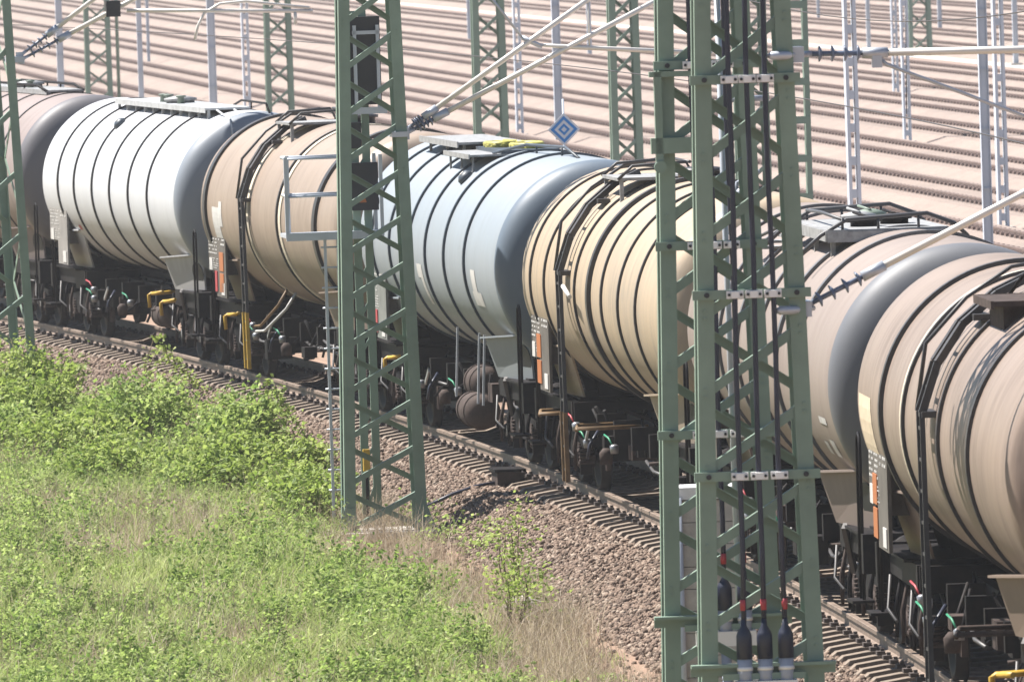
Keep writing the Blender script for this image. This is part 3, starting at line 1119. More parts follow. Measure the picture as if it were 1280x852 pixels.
def long_walkway(root, x0, x1, deckm, railm, y=0.0, w=0.9, rails=True, valves=True, rh=0.3):
    z = Z_T + R_T + 0.035
    d = MB()
    d.box(((x0 + x1) / 2, y, z), (x1 - x0, w, 0.035))
    for sd in (-1, 1):
        d.box(((x0 + x1) / 2, y + sd * (w / 2 + 0.006), z - 0.02), (x1 - x0, 0.012, 0.09))
    n = int((x1 - x0) / 0.9)
    for k in range(n + 1):
        xx = x0 + 0.06 + (x1 - x0 - 0.12) * k / n
        for sd in (-1, 1):
            yy = y + sd * w * 0.42
            d.bar((xx, yy, Z_T + math.sqrt(R_T ** 2 - yy * yy) - 0.02), (xx, yy, z - 0.02), 0.05, 0.05)
    pf = sub(root, 'walkway', d, deckm)
    if rails:
        for sd in (-1, 1):
            yy = y + sd * w / 2
            r = MB()
            r.tube([(x0, yy, z), (x0 + 0.9, yy, z + rh), (x1 - 0.9, yy, z + rh), (x1, yy, z)], 0.026, 8)
            m = int((x1 - x0) / 1.6)
            for k in range(1, m):
                xx = x0 + 0.9 + (x1 - x0 - 1.8) * k / m
                r.tube([(xx, yy, z), (xx, yy, z + rh)], 0.018, 6)
            sub(pf, 'walkway_rail', r, railm)
    if valves:
        xm = (x0 + x1) / 2
        vm = M_VALVE if valves == 'g' else M_STEELDARK
        v = MB()
        v.lathe([(z, 0), (z, 0.25), (z + 0.06, 0.25), (z + 0.06, 0.29), (z + 0.1, 0.29), (z + 0.14, 0.1), (z + 0.14, 0)], 20, 'z', (xm, y, 0))
        sub(root, 'manhole', v, M_GRATE)
        for dx in (-0.6, 0.6, 1.1):
            v = MB()
            v.lathe([(z, 0), (z, 0.07), (z + 0.13, 0.06), (z + 0.13, 0.09), (z + 0.16, 0.09), (z + 0.16, 0)], 12, 'z', (xm + dx, y + 0.1, 0))
            v.tube([(xm + dx - 0.14, y + 0.1, z + 0.15), (xm + dx + 0.14, y + 0.1, z + 0.15)], 0.015, 6)
            sub(root, 'top_valve', v, vm)
    return pf


def decal(tank, name, quads, m, dr=0.006):
    """thin marking plate following the shell: (x0, x1, angle0, angle1) measured from the top"""
    for x0, x1, a0, a1 in quads:
        mb = MB()
        n = 6
        vs = []
        for k in range(n + 1):
            a = math.radians(a0 + (a1 - a0) * k / n)
            vs += [ring_pt(x0, a, dr), ring_pt(x1, a, dr)]
        mb.add(vs, [(2 * k, 2 * k + 1, 2 * k + 3, 2 * k + 2) for k in range(n)])
        sub(tank, name, mb, m)


def lamp_lug(tank, x, a):
    c = ring_pt(x, math.radians(a), 0.0)
    nrm = Vector((0, math.sin(math.radians(a)), math.cos(math.radians(a))))
    m = MB()
    e = Vector((1, 0, 0))
    t = nrm.cross(e)
    m.tube([c, c + nrm * 0.05, c + nrm * 0.10], [0.12, 0.12, 0.07], 16)
    o = sub(tank, 'lifting_lug', m, M_HOOPBLUE)
    m = MB()
    m.tube([c + nrm * 0.101, c + nrm * 0.112], 0.04, 12)
    sub(tank, 'lug_socket', m, M_LABEL)


def yellow_steps(root, x, m, ext=0.9, z=1.04, yy=1.55):
    b = MB()
    b.tube([(x, yy - ext, z), (x, yy, z), (x + 0.05, yy, z - 0.02), (x + 0.75, yy - 0.1, z), (x + 0.75, yy - ext, z)], 0.028, 7)
    sub(root, 'guard_bar', b, m)


def yellow_bracket(root, x, m, y=1.38, z=1.0):
    b = MB()
    b.tube([(x, y, z - 0.24), (x, y + 0.01, z - 0.02), (x, y - 0.03, z), (x - 0.05, y - 0.5, z + 0.02)], 0.032, 8)
    b.tube([(x, y - 0.05, z), (x - 0.8, y - 0.1, z + 0.06)], 0.028, 8)
    sub(root, 'step_bracket', b, m)


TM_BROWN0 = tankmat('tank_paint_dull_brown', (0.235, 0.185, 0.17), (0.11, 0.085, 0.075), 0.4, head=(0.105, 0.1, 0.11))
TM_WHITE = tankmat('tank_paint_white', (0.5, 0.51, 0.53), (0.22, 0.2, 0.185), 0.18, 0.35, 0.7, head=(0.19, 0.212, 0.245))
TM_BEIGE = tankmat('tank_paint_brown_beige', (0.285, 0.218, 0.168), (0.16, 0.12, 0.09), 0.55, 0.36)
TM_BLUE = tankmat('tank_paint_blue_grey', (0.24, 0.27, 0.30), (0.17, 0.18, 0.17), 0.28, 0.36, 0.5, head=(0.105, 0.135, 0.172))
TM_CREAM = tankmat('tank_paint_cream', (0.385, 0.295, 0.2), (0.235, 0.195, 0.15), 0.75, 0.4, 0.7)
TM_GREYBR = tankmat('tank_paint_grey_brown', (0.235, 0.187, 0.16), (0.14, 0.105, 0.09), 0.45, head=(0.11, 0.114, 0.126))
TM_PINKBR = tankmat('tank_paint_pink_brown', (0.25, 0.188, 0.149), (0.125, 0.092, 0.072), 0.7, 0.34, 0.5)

# far brown-grey wagon behind the lattice tower
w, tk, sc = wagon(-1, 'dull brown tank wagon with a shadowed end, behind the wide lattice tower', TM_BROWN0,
                  [(5.2, 0.06, 0.02), (3.2, 0.06, 0.02), (1.2, 0.06, 0.02), (-0.8, 0.06, 0.02), (-2.8, 0.06, 0.02), (-4.8, 0.06, 0.02)], M_HOOP)
long_walkway(w, -4.0, 3.0, M_GRATE, M_STEELDARK, valves='g', w=0.7, rh=0.1)
info_board(w, 5, M_BOARD)
undergear(w, 100)

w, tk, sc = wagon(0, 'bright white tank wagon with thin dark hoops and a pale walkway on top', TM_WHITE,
                  [(5.26, 0.06, 0.03), (3.52, 0.06, 0.03), (1.62, 0.06, 0.03), (-0.2, 0.06, 0.03), (-2.1, 0.06, 0.03), (-4.0, 0.06, 0.03)], M_HOOP, boardm=M_BOARD)
long_walkway(w, -5.4, 3.6, M_PALEGRATE, M_STEELDARK, y=0.3, w=0.75, rails=False, valves='g')
z = Z_T + R_T
r = MB()
r.tube([(-3.9, -0.1, z + 0.06), (-4.6, -0.1, z + 0.15), (-6.6, -0.15, z + 0.13), (-6.9, -0.15, z - 0.02)], 0.02, 7)
r.tube([(-5.4, -0.12, z + 0.02), (-5.4, -0.12, z + 0.15)], 0.014, 6)
sub(w, 'end_railing', r, M_STEELDARK)
r = MB()
for y in (0.5, 0.2):
    r.tube([(-5.5, y, z + 0.02), (-6.75, y, z - 0.12), (-7.02, y, z - 0.55)], 0.018, 7)
for k in range(4):
    r.tube([(-6.78 - 0.06 * k, 0.5, z - 0.17 - 0.1 * k), (-6.78 - 0.06 * k, 0.2, z - 0.17 - 0.1 * k)], 0.012, 6)
sub(w, 'end_ladder', r, M_PALEGRATE)
info_board(w, 11, mat('board_pale_grey', (0.23, 0.215, 0.2), 0.6, var=0.25, scale=3), orange=False)
lamp_lug(tk, 1.5, 40)
decal(tk, 'red_marking', [(4.0, 4.25, 118, 122)], M_RED)
undergear(w, 101, tanks=((-1.3, 0.75, 0.62, 0.2, 0.9),))
yellow_bracket(w, -4.4, M_YELLOW)
yellow_bracket(w, -2.2, M_YELLOW, 1.2, 1.05)

w, tk, sc = wagon(1, 'brown-beige tank wagon with a heavy dark hoop and yellow-footed side ladder, beside the signal', TM_BEIGE,
                  [(6.4, 0.24, 0.045), (2.05, 0.05, 0.03), (-1.15, 0.07, 0.035), (-4.9, 0.24, 0.05)], M_HOOP)
for x in (-1.42, 1.85):
    sub(tk, 'pale_band', hoop_bm(x, 0.2, 0.02), M_CREAMBAND)  # raised pale cream bands next to two of the hoops
side_ladder(w, tk, 1.9, M_HOOP, M_YELLOW)
hatch_platform(w, 1.6, M_GRATE, M_HOOP)
info_board(w, 21, M_BOARD, red_tag=True)
decal(tk, 'pale_patch', [(5.0, 5.7, 88, 108), (4.7, 5.0, 84, 100)], M_LABEL)
undergear(w, 102)
yellow_bracket(w, 5.5, M_YELLOW, 1.36, 1.02)
b = MB()
b.tube([(1.5, 1.55, 1.0), (1.2, 1.45, 1.02), (0.9, 1.2, 1.35), (0.85, 1.05, 1.6)], 0.024, 8)
sub(w, 'drain_pipe', b, M_YELLOWBROWN)
b = MB()
b.tube([(1.5, 1.55, 0.92), (1.1, 1.4, 0.94), (0.7, 1.1, 1.3), (0.6, 0.95, 1.55)], 0.024, 8)
sub(w, 'drain_pipe', b, M_LABEL)

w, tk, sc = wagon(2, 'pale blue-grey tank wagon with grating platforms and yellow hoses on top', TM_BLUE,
                  [(5.6, 0.065, 0.034), (3.75, 0.065, 0.034), (1.72, 0.065, 0.034), (0.06, 0.065, 0.034), (-1.8, 0.065, 0.034), (-3.77, 0.065, 0.034)], M_HOOPBLUE)
z = Z_T + R_T
d = MB()
d.box((3.4, 0.28, z + 0.05), (3.9, 0.95, 0.035))
d.box((3.4, 0.765, z + 0.035), (3.9, 0.02, 0.09))
for x in (1.6, 3.3, 5.0):
    for y in (0.05, 0.65):
        d.bar((x, y, Z_T + math.sqrt(R_T ** 2 - y * y) - 0.02), (x, y, z + 0.05), 0.04, 0.04)
pf = sub(w, 'platform', d, M_GRATE)
d = MB()
d.box((0.2, 0.62, z - 0.06), (2.5, 0.7, 0.03))
d.box((0.2, 0.975, z - 0.07), (2.5, 0.02, 0.07))
for x in (-0.9, 0.2, 1.3):
    d.bar((x, 0.9, Z_T + math.sqrt(R_T ** 2 - 0.81) - 0.02), (x, 0.9, z - 0.06), 0.03, 0.03)
sub(w, 'side_platform', d, M_GRATE)
r = MB()
r.tube([(-0.9, 0.6, z - 0.03), (-1.8, 0.25, z + 0.10), (-4.4, 0.1, z + 0.12), (-5.6, 0.1, z - 0.01)], 0.022, 8)
for x in (-2.4, -4.2):
    r.tube([(x, 0.2 if x > -3 else 0.12, z - 0.02), (x, 0.2 if x > -3 else 0.12, z + 0.11)], 0.016, 6)
sub(pf, 'platform_railing', r, M_HOOPBLUE)
for (cx_, cy_) in ((0.85, 0.22), (-0.2, 0.0)):
    a0 = random.uniform(0, 6)
    pts = [((cx_ + (0.42 + 0.04 * math.sin(t)) * math.cos(a0 + t * 0.5)), cy_ + 0.22 * math.sin(a0 + t * 0.5), z + 0.015 + 0.0015 * t) for t in range(34)]
    sub(w, 'hose_coil', MB().tube(pts, 0.04, 7), M_HOSE)
v = MB()
v.box((0.2, 0.08, z - 0.02), (2.5, 0.85, 0.05))
sub(w, 'hose_tray', v, M_HOOPBLUE)
info_board(w, 31, mat('board_green_grey', (0.16, 0.165, 0.15), 0.6, var=0.25, scale=3), orange=False, red_tag=True)
lamp_lug(tk, -0.9, 42)
decal(tk, 'pale_patch', [(0.6, 1.1, 96, 104), (0.6, 0.85, 104, 120), (-4.3, -4.7, 92, 104), (-4.2, -5.0, 104, 112)], M_LABEL)
undergear(w, 103, tanks=((-1.6, 0.95, 0.98, 0.24, 0.8), (-2.3, 1.15, 0.62, 0.25, 1.0)))
for x in (-0.9, -3.0, -3.5):
    b = MB()
    b.bar((x, 1.25, 0.75), (x, 1.2, 1.75), 0.03, 0.03)
    sub(w, 'support_strut', b, M_GALV)
yellow_bracket(w, 5.6, M_YELLOW, 1.36, 1.02)

w, tk, sc = wagon(3, 'cream tank wagon with closely spaced dark hoops and a black side ladder', TM_CREAM,
                  [(6.0, 0.06, 0.03), (4.53, 0.06, 0.03), (1.39, 0.06, 0.03), (-0.08, 0.16, 0.055), (-1.25, 0.07, 0.03), (-2.85, 0.06, 0.03), (-4.48, 0.06, 0.03)], M_HOOP)
side_ladder(w, tk, 2.2, M_HOOP, M_YELLOWBROWN)
hatch_platform(w, 1.9, M_GRATE, M_HOOP, l=1.6)
info_board(w, 41, M_BOARD, ox=1.0)
undergear(w, 104)
yellow_steps(w, 1.2, M_YELLOWBROWN, 1.0)
yellow_steps(w, 5.0, M_YELLOWBROWN, 0.5)
d = MB()
d.tube([ring_pt(1.7, math.radians(86), 0.12), ring_pt(1.0, math.radians(90), 0.12)], 0.03, 7)
sub(w, 'side_handle', d, M_LABEL)

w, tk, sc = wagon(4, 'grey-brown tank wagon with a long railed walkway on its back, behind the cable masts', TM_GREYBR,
                  [(5.4, 0.1, 0.035), (3.5, 0.1, 0.035), (1.7, 0.1, 0.035), (-0.2, 0.1, 0.035), (-2.05, 0.12, 0.04), (-3.75, 0.12, 0.04)], mat('grey_hoop', (0.10, 0.10, 0.105), 0.5, var=0.3, scale=3))
DK, RD = mat('deck_dark', (0.06, 0.06, 0.065), 0.6, var=0.3, scale=5), mat('rail_dark', (0.05, 0.05, 0.055), 0.5)
z = Z_T + R_T
d = MB()
d.box((-0.7, 0.25, z + 0.0), (3.3, 1.35, 0.035))
for y in (0.93, -0.43):
    d.box((-0.7, y, z - 0.05), (3.3, 0.03, 0.12))
for x in (0.95, -2.35):
    d.box((x, 0.25, z - 0.06), (0.03, 1.35, 0.12))
for x in (0.8, -0.7, -2.2):
    d.bar((x, 0.85, Z_T + math.sqrt(R_T ** 2 - 0.85 ** 2) - 0.02), (x, 0.85, z), 0.05, 0.05)
pf = sub(w, 'platform', d, M_GRATE)
for x in (0.9, -2.3):
    r = MB()
    r.tube([(x, 1.25, z - 0.26), (x, 1.0, z - 0.04), (x, 0.7, z + 0.13), (x, -0.2, z + 0.17), (x, -0.5, z + 0.05), (x, -0.65, z - 0.1)], 0.024, 8)
    for y in (0.75, 0.35, -0.1):
        r.tube([(x, y, z), (x, y, z + 0.15)], 0.016, 6)
    sub(pf, 'platform_rail', r, RD)
r = MB()
r.tube([(0.9, 0.75, z + 0.13), (-0.6, 0.78, z + 0.16), (-2.3, 0.75, z + 0.13)], 0.02, 8)
sub(pf, 'platform_rail', r, RD)
for k, (x, y, m_) in enumerate(((-0.2, 0.3, M_GRATE), (-1.0, 0.0, M_STEELDARK), (-1.5, 0.4, M_STEELDARK), (0.4, 0.1, M_VALVE))):
    v = MB()
    v.lathe([(z, 0), (z, 0.16), (z + 0.07, 0.16), (z + 0.07, 0.2), (z + 0.1, 0.2), (z + 0.14, 0.05), (z + 0.14, 0)], 16, 'z', (x, y, 0))
    v.tube([(x - 0.12, y, z + 0.13), (x + 0.2, y + 0.1, z + 0.17)], 0.016, 6)
    sub(w, 'top_valve', v, m_)
for k in range(3):
    sub(w, 'top_step', MB().box((2.2 - 0.35 * k, 1.05 - 0.1 * k, z - 0.33 + 0.08 * k), (0.3, 0.3, 0.03)), M_GRATE)
r = MB()
r.tube([(2.6, 1.2, z - 0.42), (2.2, 1.15, z - 0.2), (1.2, 0.95, z - 0.02), (0.9, 0.9, z + 0.02)], 0.02, 7)
sub(w, 'step_rail', r, RD)
info_board(w, 51, M_BOARD)
decal(tk, 'pale_patch', [(-5.3, -5.9, 104, 107), (-4.9, -5.2, 116, 122), (-5.5, -5.9, 114, 122)], M_LABEL)
undergear(w, 105)

w, tk, sc = wagon(5, 'pinkish-brown tank wagon with a tilted black ladder and rusty box on top', TM_PINKBR,
                  [(4.41, 0.12, 0.045), (2.27, 0.08, 0.035), (-1.0, 0.08, 0.035), (-3.6, 0.09, 0.035)], M_HOOP)
for x in (2.42, 4.53):
    sub(tk, 'pale_band', hoop_bm(x, 0.1, 0.03), M_CREAMBAND)
side_ladder(w, tk, -0.35, M_HOOP)
info_board(w, 61, M_BOARD, ox=1.2)
decal(tk, 'pale_patch', [(5.6, 6.8, 86, 116)], mat('patch_cream', (0.62, 0.5, 0.36), 0.5, var=0.3, scale=6, stretch=(4, 1, 1)))  # cream patch on the flank by the far rim
z = Z_T + R_T
b = MB()
b.box((-1.6, 0.6, z - 0.10), (1.5, 0.95, 0.05))
b.box((-1.6, 0.62, z - 0.24), (1.2, 0.7, 0.26))
b.bar((-0.83, 1.09, z - 0.11), (-2.35, 1.09, z - 0.11), 0.03, 0.08)
b.bar((-0.84, 0.1, z - 0.11), (-0.84, 1.1, z - 0.11), 0.03, 0.08)
bx = sub(w, 'valve_box', b, M_RUST)
b = MB()
b.tube([(-0.7, 0.75, z - 0.1), (-0.75, 0.6, z + 0.1), (-1.2, 0.45, z + 0.2), (-2.0, 0.4, z + 0.18)], 0.02, 7)
sub(bx, 'valve_pipe', b, M_STEELDARK)
b = MB()
b.lathe([(z - 0.08, 0), (z - 0.08, 0.13), (z + 0.1, 0.13), (z + 0.15, 0.06), (z + 0.15, 0)], 14, 'z', (-1.75, 0.5, 0))
sub(bx, 'valve', b, M_GALV)
undergear(w, 106, tanks=((-3.6, 0.8, 0.62, 0.3, 0.7),))
yellow_steps(w, -2.6, M_RUST, 0.9, 1.06)
yellow_bracket(w, -5.15, M_YELLOW, 1.5, 0.88)

# ------------------------------------------------------------------ lattice masts
def lmast(loc, rz, label, group, H, wb, wt, depth, leg=0.155, panel=0.66, bar=0.075, m=None, name='lattice_mast', cat='mast', foot=True, zigzag_side=True, cross=False, bolted=True):
    m = m or M_GREEN
    root = empty(name, loc, rz, label, cat, group)

    def hw(z):
        return (wb + (wt - wb) * z / H) / 2

    t = 0.016
    dd = depth / 2
    side_fl = min(0.11, depth * 0.32)
    for sx in (-1, 1):
        for sy in (-1, 1):
            mb = MB()
            vs = []
            for z in (-0.02, H):
                x = hw(z)
                y = sy * dd
                prof = [(x, y), (x - leg, y), (x - leg, y - sy * t), (x - t, y - sy * t), (x - t, y - sy * side_fl), (x, y - sy * side_fl)]
                vs += [(sx * a, b, z) for a, b in prof]
            fs = [(j, (j + 1) % 6, 6 + (j + 1) % 6, 6 + j) for j in range(6)]
            if sx * sy < 0:
                fs = [tuple(reversed(f)) for f in fs]
            mb.add(vs, fs + [(6, 7, 8, 9), (6, 9, 10, 11)])
            mb.build('leg', m, root)
    # bracing: one diagonal per panel, rising one way on the front face and the other way on the rear face
    n = int(H / panel)
    for sy in (-1, 1):
        mb = MB()
        bolts = MB()
        for k in range(n):
            z0, z1 = k * panel + 0.12, k * panel + panel * 0.95
            if z1 > H - 0.05:
                break
            up = 1 if sy < 0 else -1
            for u2 in ((up, -up) if cross else (up,)):
                a = Vector((-u2 * (hw(z0) - leg * 0.55), sy * (dd - t - 0.012 - (0.02 if u2 != up else 0)), z0))
                b = Vector((u2 * (hw(z1) - leg * 0.55), sy * (dd - t - 0.012 - (0.02 if u2 != up else 0)), z1))
                d = (b - a).normalized()
                nrm = Vector((0, 1, 0)).cross(d)
                mb.bar(a, b, 0.014, bar, up=nrm)
                # outstanding leg of the angle section along the upper edge
                upv = nrm if nrm.z > 0 else -nrm
                off = upv * (bar / 2 - 0.005) + Vector((0, -sy * 0.035, 0))
                mb.bar(a + off, b + off, 0.07, 0.012, up=nrm)
            for q_ in ((a, b) if not cross else ()):
                sx_ = 1 if q_.x > 0 else -1
                yp = sy * (dd + 0.004)
                for dz_ in (-0.035, 0.035):
                    bolts.tube([(q_.x + sx_ * 0.02, yp - sy * 0.008, q_.z + dz_), (q_.x + sx_ * 0.02, yp + sy * 0.012, q_.z + dz_)], 0.014, 6)
        mb.build('bracing', m, root)
        if bolted:
            tag(bolts.build('bolts', m, root), kind='stuff')
    if zigzag_side:
        for sx in (-1, 1):
            mb = MB()
            k = 0
            z = 0.15
            st = panel / 2 if depth < 0.8 else panel
            while z + st < H:
                s2 = 1 if k % 2 else -1
                a = Vector((sx * (hw(z) - 0.03), -s2 * dd * 0.82, z))
                b = Vector((sx * (hw(z + st) - 0.03), s2 * dd * 0.82, z + st))
                mb.bar(a, b, 0.05 if depth < 0.8 else 0.08, 0.012, up=(sx, 0, 0))
                z += st
                k += 1
            mb.build('side_lacing', m, root)
    if foot:
        mb = MB()
        mb.box((0, 0, -0.02), (wb + 0.7, depth + 0.7, 0.22))
        mb.build('concrete_foot', M_CONC, root)
        for sx in (-1, 1):
            mb = MB()
            mb.prism([(sx * (wb / 2 + 0.13), 0.09), (sx * (wb / 2 + 0.11), 0.13), (sx * (wb / 2 - 0.01), 0.42), (sx * (wb / 2 - leg), 0.42), (sx * (wb / 2 - leg - 0.03), 0.09)][::sx], -dd - 0.016, -dd - 0.002)
            mb.build('base_plate', m, root)
    return root


def local(root, s, off, z):
    """track coordinates -> the local frame of a mast"""
    p = P(s, off, z) - root.location
    return Matrix.Rotation(-root.rotation_euler[2], 3, 'Z') @ p


def insulator_tube(root, a, b, r=0.033, ins=0.62, nsheds=4, m=M_TUBE):
    """cantilever tube from the mast hinge a to b, with a shed insulator in its first part"""
    a, b = Vector(a), Vector(b)
    d = (b - a).normalized()
    t = MB()
    t.tube([a + d * ins, b], r, 12)
    sub(root, 'cantilever_tube', t, m)
    g = MB()
    g.tube([a + d * (ins - 0.13), a + d * (ins + 0.1)], r * 1.45, 12)
    sub(root, 'tube_fitting', g, M_GALV)
    g = MB()
    g.tube([a - d * 0.05, a + d * 0.16], 0.028, 10)
    g.box(a, (0.1, 0.12, 0.14))
    sub(root, 'hinge', g, M_GALV)
    i = MB()
    i.tube([a + d * 0.14, a + d * (ins - 0.1)], 0.024, 10)
    for k in range(nsheds):
        p = a + d * (0.22 + (ins - 0.4) * k / max(1, nsheds - 1))
        i.tube([p, p + d * 0.012, p + d * 0.035], [0.075, 0.07, 0.025], 14)
    sub(root, 'insulator', i, M_INSUL)


GRP_M = 'green lattice masts along the main line'
# mast beside the signal
SM2 = -7.15
m2 = lmast(P(SM2, -3.25, GZ), -HEAD(SM2), 'tall green lattice mast in the weeds in front of the signal', GRP_M, 9.6, 1.15, 0.76, 0.44, 0.155, 0.63, 0.075)
insulator_tube(m2, local(m2, SM2, -2.84, 4.76), local(m2, SM2, 0.35, 6.86), 0.038, 0.5)
insulator_tube(m2, local(m2, SM2, -2.80, 4.74), local(m2, SM2, 1.35, 6.74), 0.038, 0.58)
b = MB()
b.tube([local(m2, SM2, -0.90, 5.90), local(m2, SM2, -0.55, 5.86), local(m2, SM2, 1.5, 5.70)], [0.02, 0.032, 0.032], 10)
b.tube([local(m2, SM2, -0.2, 6.50), local(m2, SM2, -0.2, 5.83)], 0.012, 6)
sub(m2, 'registration_tube', b, M_TUBE)
b = MB()
b.tube([local(m2, SM2, -1.75, 6.85), local(m2, SM2, -1.10, 5.97)], 0.02, 8)
b.tube([local(m2, SM2, -1.13, 6.01), local(m2, SM2, -0.86, 5.87)], 0.035, 8)
sub(m2, 'support_rod', b, M_GALV)
b = MB()
b.box(local(m2, SM2, -2.89, 4.75), (0.22, 0.56, 0.07))
b.box(local(m2, SM2, -2.80, 4.75), (0.12, 0.2, 0.16))
sub(m2, 'hinge_bracket', b, M_GALV)

# wide tower at the far end of the picture
SM1 = 27.25
m1 = lmast(P(SM1, -4.68, GZ), -HEAD(SM1), 'wide four-legged lattice tower standing by the bush at the far wagon', GRP_M, 9.6, 1.5, 0.8, 1.9, 0.15, 1.05, 0.085, cross=False)
insulator_tube(m1, local(m1, SM1, -3.93, 5.33), local(m1, SM1, -1.0, 7.39), 0.042, 0.72)
insulator_tube(m1, local(m1, SM1, -3.9, 5.27), local(m1, SM1, 0.2, 7.27), 0.042, 0.85)
b = MB()
b.tube([local(m1, SM1, -2.06, 6.04), local(m1, SM1, -0.4, 5.98), local(m1, SM1, 1.15, 5.92)], 0.032, 10)
b.tube([local(m1, SM1, 0.85, 5.92), local(m1, SM1, 0.85, 5.7)], 0.03, 8)
sub(m1, 'registration_tube', b, M_TUBE)
b = MB()
b.tube([local(m1, SM1, -0.90, 5.50), local(m1, SM1, -0.84, 5.74), local(m1, SM1, -0.72, 5.95), local(m1, SM1, -0.45, 6.1), local(m1, SM1, 0.0, 6.13), local(m1, SM1, 1.1, 5.98)], 0.026, 8)
sub(m1, 'steady_arm', b, M_TUBE)
b = MB()
b.box(local(m1, SM1, -4.02, 5.28), (0.3, 0.3, 0.1))
sub(m1, 'hinge_bracket', b, M_GALV)
b = MB()
b.box(local(m1, SM1, -2.3, 6.08), (0.24, 0.2, 0.27))
sub(m1, 'weight_box', b, M_BLACK)


# the two cable masts
def cable_mast(S, label, zs, zterm, name_extra=False):
    r = lmast(P(S, -3.68, GZ), -HEAD(S), label, GRP_M, 9.8, 1.19, 0.8, 0.5, 0.15, 0.71, 0.085)
    yf = -0.25
    xs0, xs1 = (-0.17, 0.015, 0.205), (-0.145, 0.015, 0.175)

    def cx(k, z):
        return xs0[k] + (xs1[k] - xs0[k]) * (z - 1.3) / 6

    for z in zs:
        zl = z - GZ
        hwid = (1.19 + (0.8 - 1.19) * zl / 9.8) / 2 + 0.05
        b = MB()
        b.box((0, yf - 0.03, zl), (2 * hwid, 0.05, 0.085))
        bar = sub(r, 'cross_bar', b, M_GREEN)
        for sx in (-1, 1):
            bo = MB()
            bo.tube([(sx * (hwid - 0.13), yf - 0.055, zl), (sx * (hwid - 0.13), yf - 0.072, zl)], 0.025, 8)
            sub(bar, 'bolt', bo, M_BLACK)
        for k in range(3):
            c = MB()
            x = cx(k, z)
            c.box((x, yf - 0.093, zl), (0.155, 0.05, 0.07))
            c.box((x, yf - 0.13, zl), (0.075, 0.04, 0.06))
            cl = sub(bar, 'cable_clamp', c, M_WHITE)
            for sx in (-1, 1):
                c = MB()
                c.tube([(x + sx * 0.055, yf - 0.118, zl), (x + sx * 0.055, yf - 0.127, zl)], 0.014, 8)
                sub(bar, 'clamp_bolt', c, M_BLACK)
    zt = zterm - GZ
    for k in range(3):
        c = MB()
        pts = [(cx(k, 7 * j / 8 + 1.3) + 0.008 * math.sin(j * 1.7 + k), yf - 0.085, 7 * j / 8 + 1.3 - GZ) for j in range(9)]
        pts[0] = (cx(k, 1.3), yf - 0.085, zt + 0.3)
        pts.append((cx(k, 9), yf - 0.085, 9.7))
        c.tube(pts, 0.0245, 10)
        cab = sub(r, 'power_cable', c, M_CABLE)
        x = cx(k, 1.0)
        e = MB()
        e.tube([(x, yf - 0.085, zt + 0.42), (x, yf - 0.085, zt + 0.36), (x, yf - 0.085, zt + 0.30), (x, yf - 0.085, zt + 0.27), (x, yf - 0.085, zt + 0.06)], [0.0255, 0.028, 0.062, 0.072, 0.074], 16)
        sub(cab, 'cable_bell', e, M_CABLE)
        e = MB()
        e.tube([(x, yf - 0.085, zt + 0.06), (x, yf - 0.085, zt - 0.2)], 0.069, 16)
        sub(cab, 'cable_sleeve', e, M_TERM)
        e = MB()
        e.tube([(x, yf - 0.085, zt - 0.01), (x, yf - 0.085, zt - 0.045)], 0.075, 16)
        sub(cab, 'sleeve_band', e, M_WHITE)
        e = MB()
        e.box((x, yf - 0.085, zt - 0.21), (0.19, 0.17, 0.14))
        sub(cab, 'cable_block', e, M_WHITE)
        e = MB()
        e.tube([(x, yf - 0.085, zt + 0.60), (x, yf - 0.085, zt + 0.56), (x, yf - 0.085, zt + 0.5)], [0.027, 0.029, 0.027], 10)
        sub(cab, 'red_marker', e, M_RED)
        e = MB()
        e.tube([(x, yf - 0.085, zt - 0.34), (x + 0.02, yf - 0.085, -0.05)], 0.05, 12)
        sub(cab, 'cable_duct', e, M_TERM)
    b = MB()
    b.box((0, yf - 0.06, zt + 0.0), (1.32, 0.11, 0.03))
    b.box((0, yf - 0.01, zt - 0.05), (1.32, 0.014, 0.09))
    b.box((0, yf - 0.1, zt - 0.1), (0.75, 0.05, 0.06))
    sub(r, 'cable_shelf', b, M_GREEN)
    return r


SA, SB = -54.35, -49.7
ma = cable_mast(SA, 'lattice mast with three black cables and white clamps, nearer of the cable masts', (6.47, 4.52, 2.87), 1.15)
mbm = cable_mast(SB, 'lattice mast with black cables standing just behind the first cable mast', (6.51, 4.79, 2.99), 1.25)
insulator_tube(ma, local(ma, SA, -3.25, 4.34), local(ma, SA, -0.3, 5.74), 0.034, 0.8)
insulator_tube(ma, local(ma, SA, -3.2, 6.67), local(ma, SA, 0.0, 6.63), 0.034, 0.75)
b = MB()
b.tube([local(ma, SA, -2.43, 6.62), local(ma, SA, -2.36, 6.55), local(ma, SA, -0.3, 5.70)], 0.018, 8)
b.box(local(ma, SA, -2.45, 6.6), (0.09, 0.08, 0.15))
sub(ma, 'stay_rod', b, M_GALV)
for z in (4.36, 6.67):
    b = MB()
    b.tube([local(ma, SA, -3.48, z) + Vector((0, -0.3, 0)), local(ma, SA, -3.43, z) + Vector((0, -0.3, 0)), local(ma, SA, -3.32, z) + Vector((0, -0.3, 0)), local(ma, SA, -3.1, z) + Vector((0, -0.02, 0.0))], [0.012, 0.04, 0.04, 0.025], 10)
    b.box(local(ma, SA, -3.19, z), (0.12, 0.42, 0.14))
    sub(ma, 'hinge_bracket', b, M_GALV)
